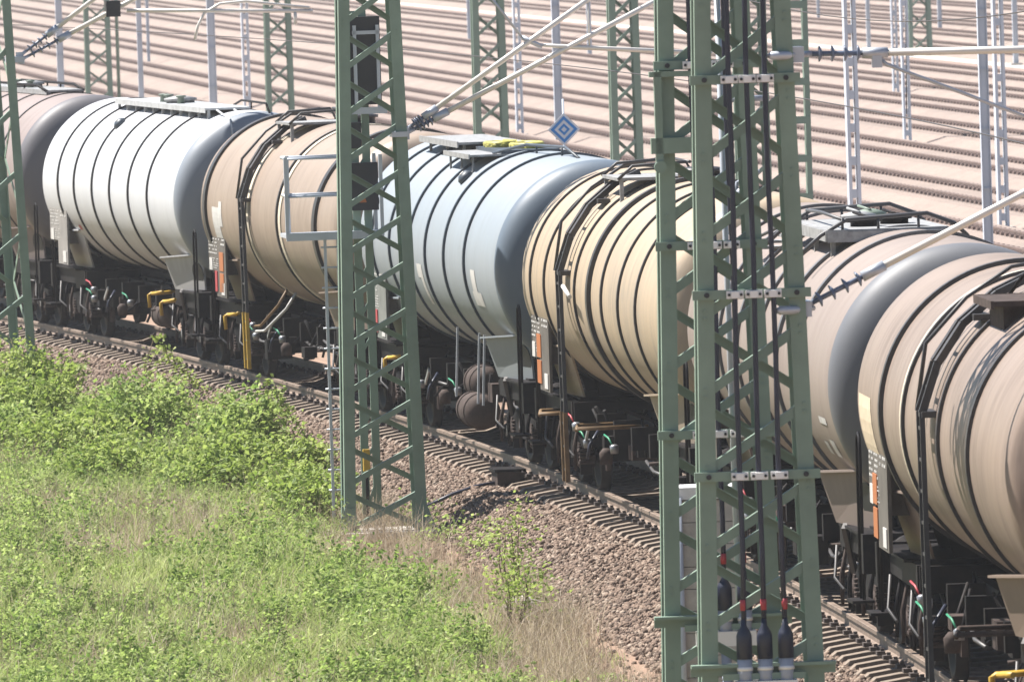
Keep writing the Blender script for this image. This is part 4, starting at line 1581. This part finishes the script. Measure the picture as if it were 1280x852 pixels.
# switch gear on the rear cable mast
b = MB()
b.box((-0.47, -0.31, 6.78), (0.07, 0.1, 0.85))
b.box((-0.3, -0.31, 7.18), (0.5, 0.1, 0.05))
b.box((-0.3, -0.31, 6.5), (0.5, 0.1, 0.15))
b.tube([(-0.47, -0.34, 6.3), (-0.47, -0.40, 6.3)], 0.06, 10)
sub(mbm, 'switch_rod', b, M_GREEN)
b = MB()
b.tube([(0.22, 0.36, 0.0), (0.17, 0.36, 9.5)], 0.03, 10)
sub(mbm, 'conduit_pipe', b, M_GALV)
b = MB()
b.tube([(0.25, 0.55, 5.6), (0.33, 0.5, 6.1), (0.55, 0.5, 6.2)], 0.02, 8)
b.tube([(0.3, 0.5, 6.9), (0.6, 0.5, 6.9)], 0.03, 8)
b.lathe([(5.75, 0), (5.75, 0.05), (6.0, 0.06), (6.05, 0.03), (6.05, 0)], 12, 'z', (0.36, 0.5, 0))
sub(mbm, 'surge_arrester', b, M_TERM)

# pale block pillar between the masts and the track
sp = -46.0
pl = empty('block_pillar', P(sp, -3.53, GZ), -HEAD(sp), 'pale grey pillar of stacked blocks with a white cap, behind the cable masts', 'pillar')
b = MB()
for k in range(13):
    b.box((random.uniform(-0.006, 0.006), 0, 0.12 + 0.22 * k), (0.62, 0.45, 0.213))
sub(pl, 'block_stack', b, M_CONC)
b = MB()
b.box((0, 0, 2.94), (0.7, 0.52, 0.12))
sub(pl, 'cap', b, M_WHITE)
b = MB()
b.tube([(-0.26, -0.28, 0.0), (-0.26, -0.28, 2.9)], 0.04, 10)
sub(pl, 'pipe', b, M_GALV2)

# ------------------------------------------------------------------ signal with service platform
SG = -5.2
sg = empty('railway_signal', P(SG, -3.17, GZ), -HEAD(SG), 'railway signal with dark backplates, grey railed platform and ladder, behind a lattice mast', 'signal')


def sl(off, z, dy=0.0):
    return Vector((off + 2.2, dy, z - GZ + (0.22 if z > -0.5 else 0)))


b = MB()
for dx in (-0.08, 0.08):
    b.bar(sl(-2.2 + dx, GZ), sl(-2.2 + dx, 6.2), 0.035, 0.11)
for k in range(13):
    b.bar(sl(-2.28, GZ + 0.2 + 0.5 * k), sl(-2.12, GZ + 0.45 + 0.5 * k), 0.03, 0.04)
sub(sg, 'post', b, M_GREEN)
for (o0, o1, z1, z0, yy, nm) in ((-2.38, -1.9, 6.12, 4.9, -0.12, 'main_head'), (-2.40, -1.99, 4.1, 3.44, -0.12, 'lower_head'), (-2.38, -2.2, 4.66, 4.3, -0.1, 'middle_head')):
    b = MB()
    b.box(((o0 + o1) / 2 + 2.2, yy, (z0 + z1) / 2 - GZ + 0.22), (o1 - o0, 0.14, z1 - z0))
    b.box(((o0 + o1) / 2 + 2.2, yy + 0.25, (z0 + z1) / 2 - GZ + 0.22), ((o1 - o0) * 0.7, 0.36, (z1 - z0) * 0.5))
    hd = sub(sg, nm, b, M_BLACK)
    if nm == 'main_head':
        b = MB()
        x0, x1 = o0 + 0.12 + 2.2, o1 - 0.04 + 2.2
        for x in (x0, x1):
            b.box((x, yy - 0.1, 5.62 - GZ), (0.045, 0.05, 1.2))
        b.box(((x0 + x1) / 2, yy - 0.1, 6.12 - GZ), (x1 - x0 + 0.06, 0.05, 0.05))
        b.box(((x0 + x1) / 2, yy - 0.1, 5.04 - GZ), (x1 - x0 + 0.2, 0.09, 0.09))
        sub(hd, 'frame', b, M_GALV)
        b = MB()
        b.tube([sl(-2.45, 5.2, -0.1), sl(-2.45, 6.0, -0.1), sl(-2.46, 6.1, -0.16)], 0.03, 8)
        b.box(sl(-2.45, 6.0, -0.12), (0.07, 0.1, 0.2))
        sub(hd, 'phone_box', b, M_BLACK)
    if nm == 'lower_head':
        b = MB()
        b.prism([(-0.06, 3.77 - GZ), (0.04, 3.77 - GZ), (-0.01, 3.92 - GZ)], yy - 0.085, yy - 0.075)
        sub(hd, 'warning_plate', b, M_ORANGE)
b = MB()
b.box(sl(-2.66, 3.13, -0.2), (1.36, 0.72, 0.05))
b.box(sl(-2.66, 3.12, -0.575), (1.36, 0.03, 0.11))
pf = sub(sg, 'platform', b, M_GALV)
b = MB()
for x, y in ((-3.32, -0.55), (-3.22, 0.12), (-2.0, -0.55), (-2.0, 0.12)):
    b.bar(sl(x, 3.1, y), sl(x, 4.22, y), 0.05 if y < 0 else 0.035, 0.05)
for z in (3.68, 4.2):
    b.tube([sl(-2.5, z, 0.12), sl(-3.3, z, 0.12), sl(-3.32, z, -0.55), sl(-2.5, z, -0.55)], 0.022, 7)
sub(pf, 'railing', b, M_GALV)
b = MB()
for x in (-2.80, -2.62):
    b.bar(sl(x, GZ, -0.5), sl(x, 3.12, -0.5), 0.03, 0.04)
for k in range(13):
    b.tube([sl(-2.86, GZ + 0.35 + 0.28 * k, -0.5), sl(-2.60, GZ + 0.35 + 0.28 * k, -0.5)], 0.014, 6)
sub(sg, 'ladder', b, M_GALV)
b = MB()
for x in (-2.62, -2.33):
    b = MB()
    b.box(sl(x, 0.0, -0.56), (0.09, 0.09, 0.3))
    yb = sub(sg, 'yellow_box', b, M_YELLOW)
    b = MB()
    b.bar(sl(x, GZ, -0.56), Vector((x + 2.2, -0.56, 0.07 - GZ)), 0.04, 0.04)
    sub(yb, 'box_post', b, M_STEELDARK)

# ------------------------------------------------------------------ diamond sign beyond the train
sp_ = P(20.0, 4.0, GZ)
ds = empty('diamond_sign', sp_, 0.08, 'white diamond sign with two blue nested diamonds, above the blue-grey wagon', 'sign')
b = MB()
b.tube([(0, 0.05, 0), (0, 0.05, 5.2)], 0.018, 8)
sub(ds, 'post', b, M_GALV2)
zc = 3.95 - GZ
b = MB()
h = 0.27
b.prism([(h, zc), (0, zc + h), (-h, zc), (0, zc - h)], -0.006, 0.006)
bd = sub(ds, 'board', b, mat('sign_white', (0.82, 0.86, 0.9), 0.45))


def dring(o, i, y):
    mb = MB()
    vs = []
    for y_ in (y, y + 0.004):
        for r in (o, i):
            vs += [(r, y_, zc), (0, y_, zc + r), (-r, y_, zc), (0, y_, zc - r)]
    fs = []
    for k in range(4):
        k2 = (k + 1) % 4
        fs += [(k, k2, 4 + k2, 4 + k), (8 + k2, 8 + k, 12 + k, 12 + k2), (k2, k, 8 + k, 8 + k2), (4 + k, 4 + k2, 12 + k2, 12 + k)]
    return mb.add(vs, fs)


sub(bd, 'blue_diamond', dring(0.222, 0.16, -0.0125), M_BLUE)
sub(bd, 'blue_diamond', dring(0.098, 0.048, -0.0125), M_BLUE)

# ------------------------------------------------------------------ overhead wires
def wire(pts, r, name, label, group='overhead wires of the main line'):
    mb = MB().tube(pts, r, 6)
    return tag(mb.build(name, M_WIRE), label, 'wire', group)


wire([P(s, 0.15 * math.cos(s / 20), 5.5) for s in np.linspace(-90, 100, 60)], 0.008, 'contact_wire', 'thin contact wire hanging low above the tank wagons')
wire([P(s, 0.2, 7.0 - 0.5 * math.sin(pi * ((s + 49) % 42) / 42)) for s in np.linspace(-90, 100, 120)], 0.007, 'messenger_wire', 'sagging messenger wire above the contact wire')
for k, (s, zt) in enumerate(((-33.0, 6.6), (-22.0, 6.55), (-12.0, 6.7))):
    wire([P(s, 0.18, 5.5), P(s, 0.2, zt)], 0.005, 'dropper', 'fine vertical dropper between the contact and messenger wires')
for q, zz, nm in ((37.15, 5.7, 'third'), (45.6, 5.7, 'fifth'), (54.0, 5.7, 'seventh')):
    wire([Q(q, 150, zz), Q(q, 400, zz), Q(q, 700, zz)], 0.008, 'contact_wire', 'long straight contact wire above the %s yard track' % nm, 'overhead wires of the yard')

# ------------------------------------------------------------------ masts and poles in the yard
GY = 'green lattice masts of the yard'
yr = yrz
lmast(Q(30.2, 358.0, -0.3), yr, 'green lattice mast with a slim side pipe, behind the white wagon', GY, 12.0, 0.95, 0.8, 0.4, 0.16, 0.75, 0.07, M_GREEN2, foot=False, bolted=False)
lmast(Q(30.2, 295.5, -0.3), yr, 'green lattice mast behind the brown-beige wagon', GY, 12.0, 0.82, 0.72, 0.4, 0.15, 0.7, 0.07, M_GREEN2, foot=False, bolted=False)
lmast(Q(30.2, 245.4, -0.3), yr, 'green lattice mast behind the blue-grey wagon and its yellow hoses', GY, 12.0, 0.85, 0.7, 0.45, 0.16, 0.7, 0.07, M_GREEN2, foot=False, bolted=False)
lmast(Q(30.2, 221.2, -0.3), yr, 'green lattice mast between the diamond sign and the cable masts', GY, 12.0, 0.7, 0.6, 0.4, 0.15, 0.62, 0.07, M_GREEN2, foot=False, bolted=False)
lmast(Q(30.2, 202.5, -0.3), yr, 'green lattice mast hidden mostly behind the cable masts', GY, 12.0, 0.7, 0.6, 0.4, 0.13, 0.6, 0.07, M_GREEN2, foot=False, bolted=False)
lmast(Q(66.6, 400.6, -0.29), yr, 'small distant green lattice mast standing far out in the yard', GY, 12.0, 0.95, 0.62, 0.5, 0.16, 0.9, 0.08, M_GREEN2, foot=False, bolted=False)
# batten mast
lb = empty('ladder_mast', Q(30.2, 196.5, -0.3), yr, 'green ladder-like mast with flat rungs, beside the cable masts', 'mast', GY)
for sx in (-1, 1):
    b = MB()
    b.box((sx * 0.2, 0, 6), (0.1, 0.22, 12))
    sub(lb, 'leg', b, M_GREEN2)
for k in range(16):
    for yy in (-0.118, 0.118):
        sub(lb, 'batten', MB().box((0, yy, 0.4 + 0.75 * k), (0.5, 0.015, 0.14)), M_GREEN2)
b = MB()
b.tube([Q(30.9, 358.0, -0.3), Q(30.9, 358.0, 8.2)], 0.06, 8)
tag(b.build('slim_post', M_GREEN2), 'slim green post standing beside a lattice mast behind the white wagon', 'post')

GP = 'grey steel poles of the yard'


def grey_pole(q, t, w, H, label, batten=False, rz=None):
    root = empty('steel_pole', Q(q, t, -0.29), yr + (rz or 0), label, 'pole', GP)
    b = MB()
    if batten:
        for sx in (-1, 1):
            b.box((sx * w * 0.36, 0, H / 2), (w * 0.28, w, H))
        k = 0.3
        while k < H - 0.2:
            b.box((0, 0, k), (w * 0.44, w * 0.8, 0.16))
            k += 0.62
    else:
        for sx in (-1, 1):
            b.box((sx * (w / 2 - 0.008), 0, H / 2), (0.016, w * 0.6, H))
        b.box((0, 0, H / 2), (w - 0.034, 0.012, H))
        # perforated web face as seen from the side: stiffener plates
        k = 0.5
        while k < H:
            b.box((0, -w * 0.16, k), (w - 0.036, w * 0.26, 0.012))
            k += 1.2
    sub(root, 'shaft', b, M_GALV2)
    f = MB()
    f.box((0, 0, 0.03), (w + 0.25, w + 0.25, 0.1))
    sub(root, 'base_plate', f, M_CONC)
    return root


grey_pole(30.2, 374.6, 0.24, 11.5, 'grey steel pole behind the dull brown wagon')
grey_pole(30.2, 341.2, 0.17, 11.5, 'thin grey pole behind the white wagon, farther of the two close together')
grey_pole(30.2, 315.9, 0.24, 11.5, 'grey steel pole rising behind the near end of the white wagon')
grey_pole(30.2, 305.2, 0.22, 11.5, 'grey perforated pole between the white and brown-beige wagons', True)
grey_pole(38.95, 435.9, 0.13, 11.0, 'very thin distant grey pole standing on the pale strip behind the white wagon')
grey_pole(38.95, 309.3, 0.22, 11.5, 'grey perforated pole, one of two beside the diamond sign and farther from it', True)
grey_pole(38.95, 300.0, 0.24, 11.5, 'grey pole standing close beside the diamond sign')
grey_pole(56, 462.0, 0.17, 11.5, 'thin distant pole far behind the blue-grey wagon')
grey_pole(56, 420.6, 0.18, 11.5, 'thin distant pole between two green lattice masts')
grey_pole(30.2, 189.7, 0.23, 11.5, 'broad grey perforated pole just behind the railed walkway', True)
grey_pole(47.5, 288.4, 0.22, 11.5, 'grey perforated pole on the second pale strip of the yard', True)
grey_pole(56, 342.1, 0.2, 11.5, 'grey perforated pole on the third pale strip of the yard', True)
grey_pole(66.6, 413.4, 0.16, 11.5, 'slim distant grey pole far out on the fourth pale strip')
grey_pole(74.9, 445.0, 0.18, 11.5, 'short-looking distant pole beside the far green lattice mast')
grey_pole(74.9, 479.7, 0.14, 11.0, 'faint distant pole beyond the ladder-like mast')
grey_pole(34.99, 202.8, 0.19, 11.5, 'tall plain grey pole between the first two yard tracks, the bigger of a close pair')
grey_pole(38.95, 223.7, 0.24, 11.5, 'perforated grey pole just behind the tall plain grey pole', True)
grey_pole(66.6, 378.7, 0.19, 11.5, 'thin distant pole at the outer edge of the view over the yard')

# small things by the main track
bx = empty('trackside_box', P(-4.9, -1.22, -0.3), -HEAD(-4.9), 'rusty dark trackside box beside the rail with a cable', 'track device')
b = MB()
b.prism([(-0.18, 0.0), (-0.18, 0.24), (0.16, 0.24), (0.2, 0.18), (0.2, 0)], -0.3, 0.3)
sub(bx, 'housing', b, M_RUST)
b = MB()
b.box((0, 0, 0.262), (0.44, 0.66, 0.035))
sub(bx, 'lid', b, M_STEELDARK)
b = MB()
b.tube([(-0.18, 0, 0.08), (-0.45, -0.1, 0.05), (-0.8, -0.2, -0.04), (-1.2, -0.25, -0.2)], 0.025, 8)
sub(bx, 'cable', b, M_CABLE)


def rock(name, loc, r, m, label, cat, seed):
    rr = random.Random(seed)
    mb = MB()
    pr = []
    n, k = 12, 7
    vs, fs = [], []
    for i in range(k):
        a = pi * i / (k - 1)
        for j in range(n):
            bq = 2 * pi * j / n
            q = r * rr.uniform(0.82, 1.12) if 0 < i < k - 1 else r
            vs.append((loc[0] + q * math.sin(a) * math.cos(bq) * 1.2, loc[1] + q * math.sin(a) * math.sin(bq), loc[2] + q * math.cos(a) * 0.75))
    for i in range(k - 1):
        for j in range(n):
            j2 = (j + 1) % n
            fs.append((i * n + j, (i + 1) * n + j, (i + 1) * n + j2, i * n + j2))
    mb.add(vs, fs)
    return tag(mb.build(name, m), label, cat)


rock('boulder', P(-22.2, -3.25, GZ + 0.06), 0.22, M_CONC, 'pale boulder in dry grass beside the sapling', 'rock', 3)

# ------------------------------------------------------------------ vegetation
M_VERGE = dirtmat('verge_soil', (0.16, 0.15, 0.06), (0.24, 0.18, 0.11), (0.1, 0.1, 0.04), 0.6, 8.0, 0.6)
mb = MB()
sv = np.linspace(-60, 95, 60)
v = [P(s, -3.0 - 0.35 * math.sin(s * 0.35) - 0.15 * math.sin(s * 1.1), GZ + 0.006) for s in sv] + [P(s, -26, GZ + 0.006) for s in sv]
n = len(sv)
mb.add(v, [(i, i + 1, n + i + 1, n + i) for i in range(n - 1)])
tag(mb.build('verge_ground', M_VERGE), kind='structure')

M_GRASS = leafmat('grass_green', [(0.17, 0.25, 0.05), (0.30, 0.385, 0.105), (0.42, 0.48, 0.185), (0.54, 0.55, 0.31)], 0.5)
M_DRY = leafmat('grass_dry', [(0.20, 0.145, 0.10), (0.34, 0.265, 0.19), (0.47, 0.39, 0.29), (0.58, 0.52, 0.40)], 0.4)
M_LEAF = leafmat('leaf_yellow_green', [(0.15, 0.23, 0.04), (0.27, 0.36, 0.075), (0.38, 0.46, 0.13), (0.50, 0.55, 0.24)], 0.5)
M_LEAF2 = leafmat('leaf_fresh_green', [(0.14, 0.23, 0.05), (0.27, 0.37, 0.09), (0.39, 0.475, 0.16), (0.52, 0.575, 0.28)], 0.55)
M_STEM = mat('plant_stem', (0.16, 0.12, 0.06), 0.8)


def vnoise(x, y, seed, sc):
    """cheap smooth value noise for patchiness"""
    r = np.random.default_rng(seed)
    g = r.random((64, 64))
    u, w = x / sc, y / sc
    i, j = np.floor(u).astype(int), np.floor(w).astype(int)
    fu, fw = u - i, w - j
    fu, fw = fu * fu * (3 - 2 * fu), fw * fw * (3 - 2 * fw)
    a = g[i % 64, j % 64]; b = g[(i + 1) % 64, j % 64]; c = g[i % 64, (j + 1) % 64]; d = g[(i + 1) % 64, (j + 1) % 64]
    return (a * (1 - fu) + b * fu) * (1 - fw) + (c * (1 - fu) + d * fu) * fw


def track_xy(s, off):
    h = TH0 + TK * s
    x = TX0 + (math.cos(TH0) - np.cos(h)) / TK + off * np.cos(h)
    y = TY0 + (np.sin(h) - math.sin(TH0)) / TK - off * np.sin(h)
    return x, y


def blades(x, y, z, hgt, wid, lean, tint, name, m):
    n = len(x)
    a = RNG.uniform(0, 2 * pi, n)
    dx, dy = np.cos(a), np.sin(a)
    b = RNG.uniform(0, 2 * pi, n)
    lx, ly = np.cos(b) * lean, np.sin(b) * lean
    V = np.zeros((n, 6, 3))
    for k, (t, w) in enumerate(((0, 1.0), (0.55, 0.75), (1.0, 0.12))):
        cx = x + lx * hgt * t * t
        cy = y + ly * hgt * t * t
        cz = z + hgt * t * (1 - 0.25 * lean * t)
        V[:, 2 * k] = np.stack([cx - dx * wid * w / 2, cy - dy * wid * w / 2, cz], 1)
        V[:, 2 * k + 1] = np.stack([cx + dx * wid * w / 2, cy + dy * wid * w / 2, cz], 1)
    base = np.arange(n)[:, None] * 6
    F = np.concatenate([base + np.array([[0, 1, 3, 2]]), base + np.array([[2, 3, 5, 4]])], 0)
    me = np_mesh(name, V.reshape(-1, 3), F, m, np.concatenate([tint, tint]))
    return tag(place(me, name), kind='stuff')


def leaves_mesh(name, pts, size, tint, m, flat=0.5):
    """small folded leaves with random facing around the given points"""
    n = len(pts)
    nrm = RNG.normal(size=(n, 3))
    nrm[:, 2] = np.abs(nrm[:, 2]) + flat
    nrm /= np.linalg.norm(nrm, axis=1)[:, None]
    r = RNG.normal(size=(n, 3))
    u = np.cross(nrm, r); u /= np.linalg.norm(u, axis=1)[:, None]
    w = np.cross(nrm, u)
    s = size[:, None]
    V = np.zeros((n, 6, 3))
    V[:, 0] = pts - u * s * 0.5
    V[:, 1] = pts - u * s * 0.05 + w * s * 0.32 - nrm * s * 0.1
    V[:, 2] = pts + u * s * 0.5 - nrm * s * 0.12
    V[:, 3] = pts - u * s * 0.05 - w * s * 0.32 - nrm * s * 0.1
    V[:, 4] = pts + u * s * 0.2
    base = np.arange(n)[:, None] * 6
    F = np.concatenate([base + np.array([[0, 4, 2, 1]]), base + np.array([[0, 3, 2, 4]])], 0)
    return np_mesh(name, V.reshape(-1, 3), F, m, np.concatenate([tint, tint]))


# grass over the verge: patchy, green with dry stalks
def sample(n, s0, s1, o0, o1):
    s = RNG.uniform(s0, s1, n)
    o = RNG.uniform(o0, o1, n)
    x, y = track_xy(s, o)
    return s, o, x, y


def edge(s):
    return -3.0 - 0.3 * np.sin(s * 0.35) - 0.2 * np.sin(s * 1.1)


def dryness(s, o, x, y):
    d = 1.1 * (vnoise(x + 50, y, 5, 1.6) - 0.62) + 0.5 * (vnoise(x + 50, y, 6, 0.5) - 0.5)
    d += 1.1 * np.exp(-((o - edge(s) + 0.6) / 0.75) ** 2) * (1 / (1 + np.exp((s + 3) / 2.5)))
    d += 0.2 * np.exp(-((s + 3) / 5) ** 2)
    return d


s, o, x, y = sample(190000, -52, 44, -12.5, -2.6)
keep = (o < edge(s) + 0.25 * RNG.random(len(s))) & (x > -0.0525 * y - 0.6)
dr = dryness(s, o, x, y)
keep &= dr < 0.10 + 0.25 * RNG.random(len(s))
keep &= vnoise(x + 30, y, 9, 0.35) > 0.22
s, o, x, y = s[keep], o[keep], x[keep], y[keep]
hh = (0.16 + 0.34 * vnoise(x + 40, y, 8, 0.9)) * RNG.uniform(0.6, 1.25, len(x))
hh *= np.clip((edge(s) - o) / 0.8 + 0.45, 0.4, 1)
tt = np.clip(0.15 + 0.55 * vnoise(x + 60, y, 12, 1.1) + RNG.normal(0, 0.17, len(x)), 0, 1)
blades(x, y, np.full(len(x), GZ), hh, RNG.uniform(0.009, 0.02, len(x)), RNG.uniform(0.15, 1.25, len(x)), tt, 'green_grass', M_GRASS)
print('grass', len(x))

s, o, x, y = sample(190000, -52, 40, -10.5, -2.55)
dr = dryness(s, o, x, y)
keep = (o < edge(s) + 0.35 * RNG.random(len(s))) & ((dr > 0.02 + 0.45 * RNG.random(len(s)) ** 1.3) | (RNG.random(len(s)) < 0.13)) & (x > -0.0525 * y - 0.6)
s, o, x, y = s[keep], o[keep], x[keep], y[keep]
hh = 0.14 + 0.6 * RNG.random(len(x)) ** 1.6 * (0.5 + 0.8 * vnoise(x + 40, y, 18, 0.5))
tt = np.clip(0.2 + 0.5 * vnoise(x + 60, y, 22, 0.6) + RNG.normal(0, 0.2, len(x)), 0, 1)
blades(x, y, np.full(len(x), GZ), hh, RNG.uniform(0.004, 0.009, len(x)), RNG.uniform(0.05, 1.3, len(x)), tt, 'dry_grass', M_DRY)
print('dry', len(x))

# leafy weeds growing through the grass: many low clumps of small leaves
ncl = 5200
s, o, x, y = sample(ncl, -50, 30, -11.5, -3.2)
keep = (o < edge(s) - 0.15) & (x > -0.0525 * y - 0.5) & (vnoise(x + 80, y, 31, 1.1) + 0.5 * vnoise(x + 30, y, 33, 0.4) > 0.68) & (dryness(s, o, x, y) < 0.3)
x, y = x[keep], y[keep]
P_, T_, Z_ = [], [], []
for cx_, cy_ in zip(x, y):
    k = int(RNG.integers(70, 190))
    rad, ht = RNG.uniform(0.1, 0.36), (RNG.uniform(0.12, 0.4) if RNG.random() < 0.75 else RNG.uniform(0.45, 0.8))
    d = RNG.normal(size=(k, 3)); d /= np.linalg.norm(d, axis=1)[:, None]
    rr = RNG.random(k) ** 0.45
    pp = d * rr[:, None] * np.array([rad, rad, ht])
    pp[:, 2] = np.abs(pp[:, 2]) * (0.85 + 0.3 * RNG.random(k))
    P_.append(pp + np.array([cx_, cy_, GZ + 0.03]))
    b0 = RNG.uniform(0.15, 0.6)
    T_.append(np.clip(b0 + RNG.normal(0, 0.16, k), 0, 1))
    Z_.append(RNG.uniform(0.04, 0.085, k))
pts, tint, siz = np.concatenate(P_), np.concatenate(T_), np.concatenate(Z_)
tag(place(leaves_mesh('weeds', pts, siz, tint, M_LEAF2), 'leafy_weeds'), kind='stuff')
print('weeds', len(pts))

M_LEAFS = {'y': M_LEAF, 'g': M_LEAF2}


def bush(s_, off_, rad, ht, label, kind='y', n=None, cat='bush', group='bushes on the bank beside the track', ls=(0.06, 0.125), name='bush'):
    c = P(s_, off_, GZ)
    root = empty(name, c, 0, label, cat, group)
    ht *= 1.3
    nb = max(6, int(rad * 24))
    n = n or int(2000 * rad * ht) + 800
    st = MB()
    pts, tint = [], []
    for k in range(nb):
        a = RNG.uniform(0, 2 * pi)
        q = rad * math.sqrt(RNG.random()) * 0.92
        top = ht * (1 - 0.45 * (q / rad) ** 2) * RNG.uniform(0.6, 1.08)
        tip = Vector((q * math.cos(a), q * math.sin(a), top))
        base = Vector((tip.x * 0.3, tip.y * 0.3, 0.0))
        mid = base.lerp(tip, 0.55) + Vector((RNG.normal(0, 0.05), RNG.normal(0, 0.05), 0.06))
        st.tube([base, mid, tip], [0.012, 0.008, 0.003], 5)
        m = max(10, n // nb)
        t = RNG.beta(2.4, 1.2, m)
        line = np.array([[(base.lerp(mid, u * 2) if u < 0.5 else mid.lerp(tip, u * 2 - 1))[i] for i in range(3)] for u in t])
        sp = 0.075 + 0.13 * (1 - np.abs(t - 0.6))
        pts.append(line + RNG.normal(size=(m, 3)) * sp[:, None] * np.array([1, 1, 0.75]))
        tint.append(np.clip(RNG.uniform(0.15, 0.7) + RNG.normal(0, 0.15, m), 0, 1))
    pts = np.concatenate(pts); tint = np.concatenate(tint)
    pts[:, 2] = np.maximum(pts[:, 2], 0.03)
    place(leaves_mesh('foliage', pts, RNG.uniform(ls[0], ls[1], len(pts)), tint, M_LEAFS[kind]), 'foliage', root)
    st.build('stems', M_STEM, root)
    return root


bush(24.8, -4.4, 1.0, 1.1, 'yellow-green bush at the foot of the wide lattice tower')
bush(36.0, -3.9, 0.8, 0.9, 'small bush beyond the wide lattice tower')
bush(21.0, -5.2, 1.2, 0.85, 'broad low bush in front of the tower bush')
bush(14.5, -4.0, 1.15, 1.0, 'largest rounded bush on the bank', 'g')
bush(17.5, -3.2, 0.75, 0.7, 'medium bush at the edge of the ballast, below the white wagon')
bush(10.5, -3.0, 0.9, 0.95, 'dense dark bush below the brown-beige wagon', 'g')
bush(12.0, -5.4, 1.2, 0.75, 'low spreading bush on the outer part of the bank')
bush(6.5, -3.6, 0.8, 0.6, 'low pale bush in front of the dense dark bush')
bush(16.0, -6.4, 1.2, 0.75, 'low bush at the margin of the picture, below the tower bush', 'g')
bush(6.0, -5.6, 1.0, 0.6, 'scrubby low bush between grass and taller bushes')
bush(3.0, -4.4, 0.8, 0.5, 'small leafy bush above the dry grass band')
bush(-1.5, -3.75, 0.75, 0.55, 'pale leafy bush behind the foot of the lattice mast by the signal')
bush(-5.2, -4.2, 0.55, 0.5, 'small bush touching the leg of the lattice mast by the signal')
bush(16.0, -2.6, 0.5, 0.55, 'small sprawling shrub on the ballast edge', 'y', 500)
bush(5.8, -2.9, 0.6, 0.45, 'low shrub on the ballast edge beside the signal ladder', 'y')



def sprig(s_, off_, h, reach, label, n=260):
    """arching bramble shoots with leaves along their outer half"""
    root = empty('bramble', P(s_, off_, GZ), -HEAD(s_), label, 'bramble', 'arching shoots beside the rail')
    st = MB()
    pts, tint = [], []
    for k in range(5):
        r_ = reach * (0.45 + 0.16 * k)
        hh_ = h * (1.05 - 0.13 * k)
        y_ = 0.12 * (k - 2)
        path = [Vector((0.03 * k, y_ * 0.2, 0)), Vector((r_ * 0.2, y_ * 0.6, hh_ * 0.7)), Vector((r_ * 0.55, y_, hh_)), Vector((r_ * 0.85, y_ * 1.2, hh_ * 0.93)), Vector((r_, y_ * 1.3, hh_ * 0.66))]
        st.tube(path, [0.011, 0.009, 0.007, 0.005, 0.003], 5)
        for j in range(n // 5):
            t = RNG.uniform(0.9, 4.0)
            i = min(3, int(t))
            p_ = path[i].lerp(path[i + 1], t - i)
            pts.append([p_.x + RNG.normal(0, 0.05), p_.y + RNG.normal(0, 0.06), max(0.03, p_.z + RNG.normal(0, 0.05))])
            tint.append(np.clip(RNG.normal(0.55, 0.2), 0, 1))
    place(leaves_mesh('foliage', np.array(pts), RNG.uniform(0.06, 0.12, len(pts)), np.array(tint), M_LEAF), 'foliage', root)
    st.build('stems', M_STEM, root)


sprig(22.3, -2.85, 1.42, 1.05, 'long bramble shoot arching over the rail below the white wagon')
sprig(10.4, -2.75, 1.25, 0.75, 'bramble shoot arching over the rail near the yellow ladder foot', 200)

# leafy sapling and small weeds at the toe of the ballast
for (s_, o_, h_, r_, lab, nm) in ((-23.4, -3.45, 1.15, 0.28, 'slender sapling with bright leaves in the dry grass', 'sapling'), (-25.4, -3.7, 0.75, 0.3, 'shorter leafy sapling in the dry grass', 'sapling'),
                                  (-20.5, -2.95, 0.4, 0.2, 'small green weed beside the pale boulder', 'weed'), (-9.0, -2.55, 0.22, 0.22, 'low weed on the gravel beside the lattice mast foot', 'weed'),
                                  (-11.5, -2.5, 0.16, 0.2, 'tiny weed on the bare earth below the ballast', 'weed'), (-6.0, -2.65, 0.25, 0.3, 'low weed behind the lattice mast foot', 'weed')):
    bush(s_, o_, r_, h_, lab, 'y' if nm == 'sapling' else 'g', 420 if nm == 'sapling' else 260, nm, 'small plants at the ballast edge', (0.045, 0.085), nm)

# ------------------------------------------------------------------ hazy air over the whole scene
hz = MB()
hz.box((0, 420, 6.5), (860, 1040, 16.0))
m = bpy.data.materials.new('haze_air')
m.use_nodes = True
nt = m.node_tree
nt.nodes.remove(nt.nodes['Principled BSDF'])
pv = nt.nodes.new('ShaderNodeVolumePrincipled')
pv.inputs['Color'].default_value = (0.93, 0.93, 0.95, 1)
pv.inputs['Density'].default_value = 0.0002
pv.inputs['Anisotropy'].default_value = 0.0
nt.links.new(pv.outputs[0], nt.nodes['Material Output'].inputs['Volume'])
tag(hz.build('haze', m), kind='stuff')
scene.cycles.volume_step_rate = 1.0
scene.cycles.max_bounces = 6
scene.cycles.diffuse_bounces = 1
scene.cycles.volume_bounces = 0
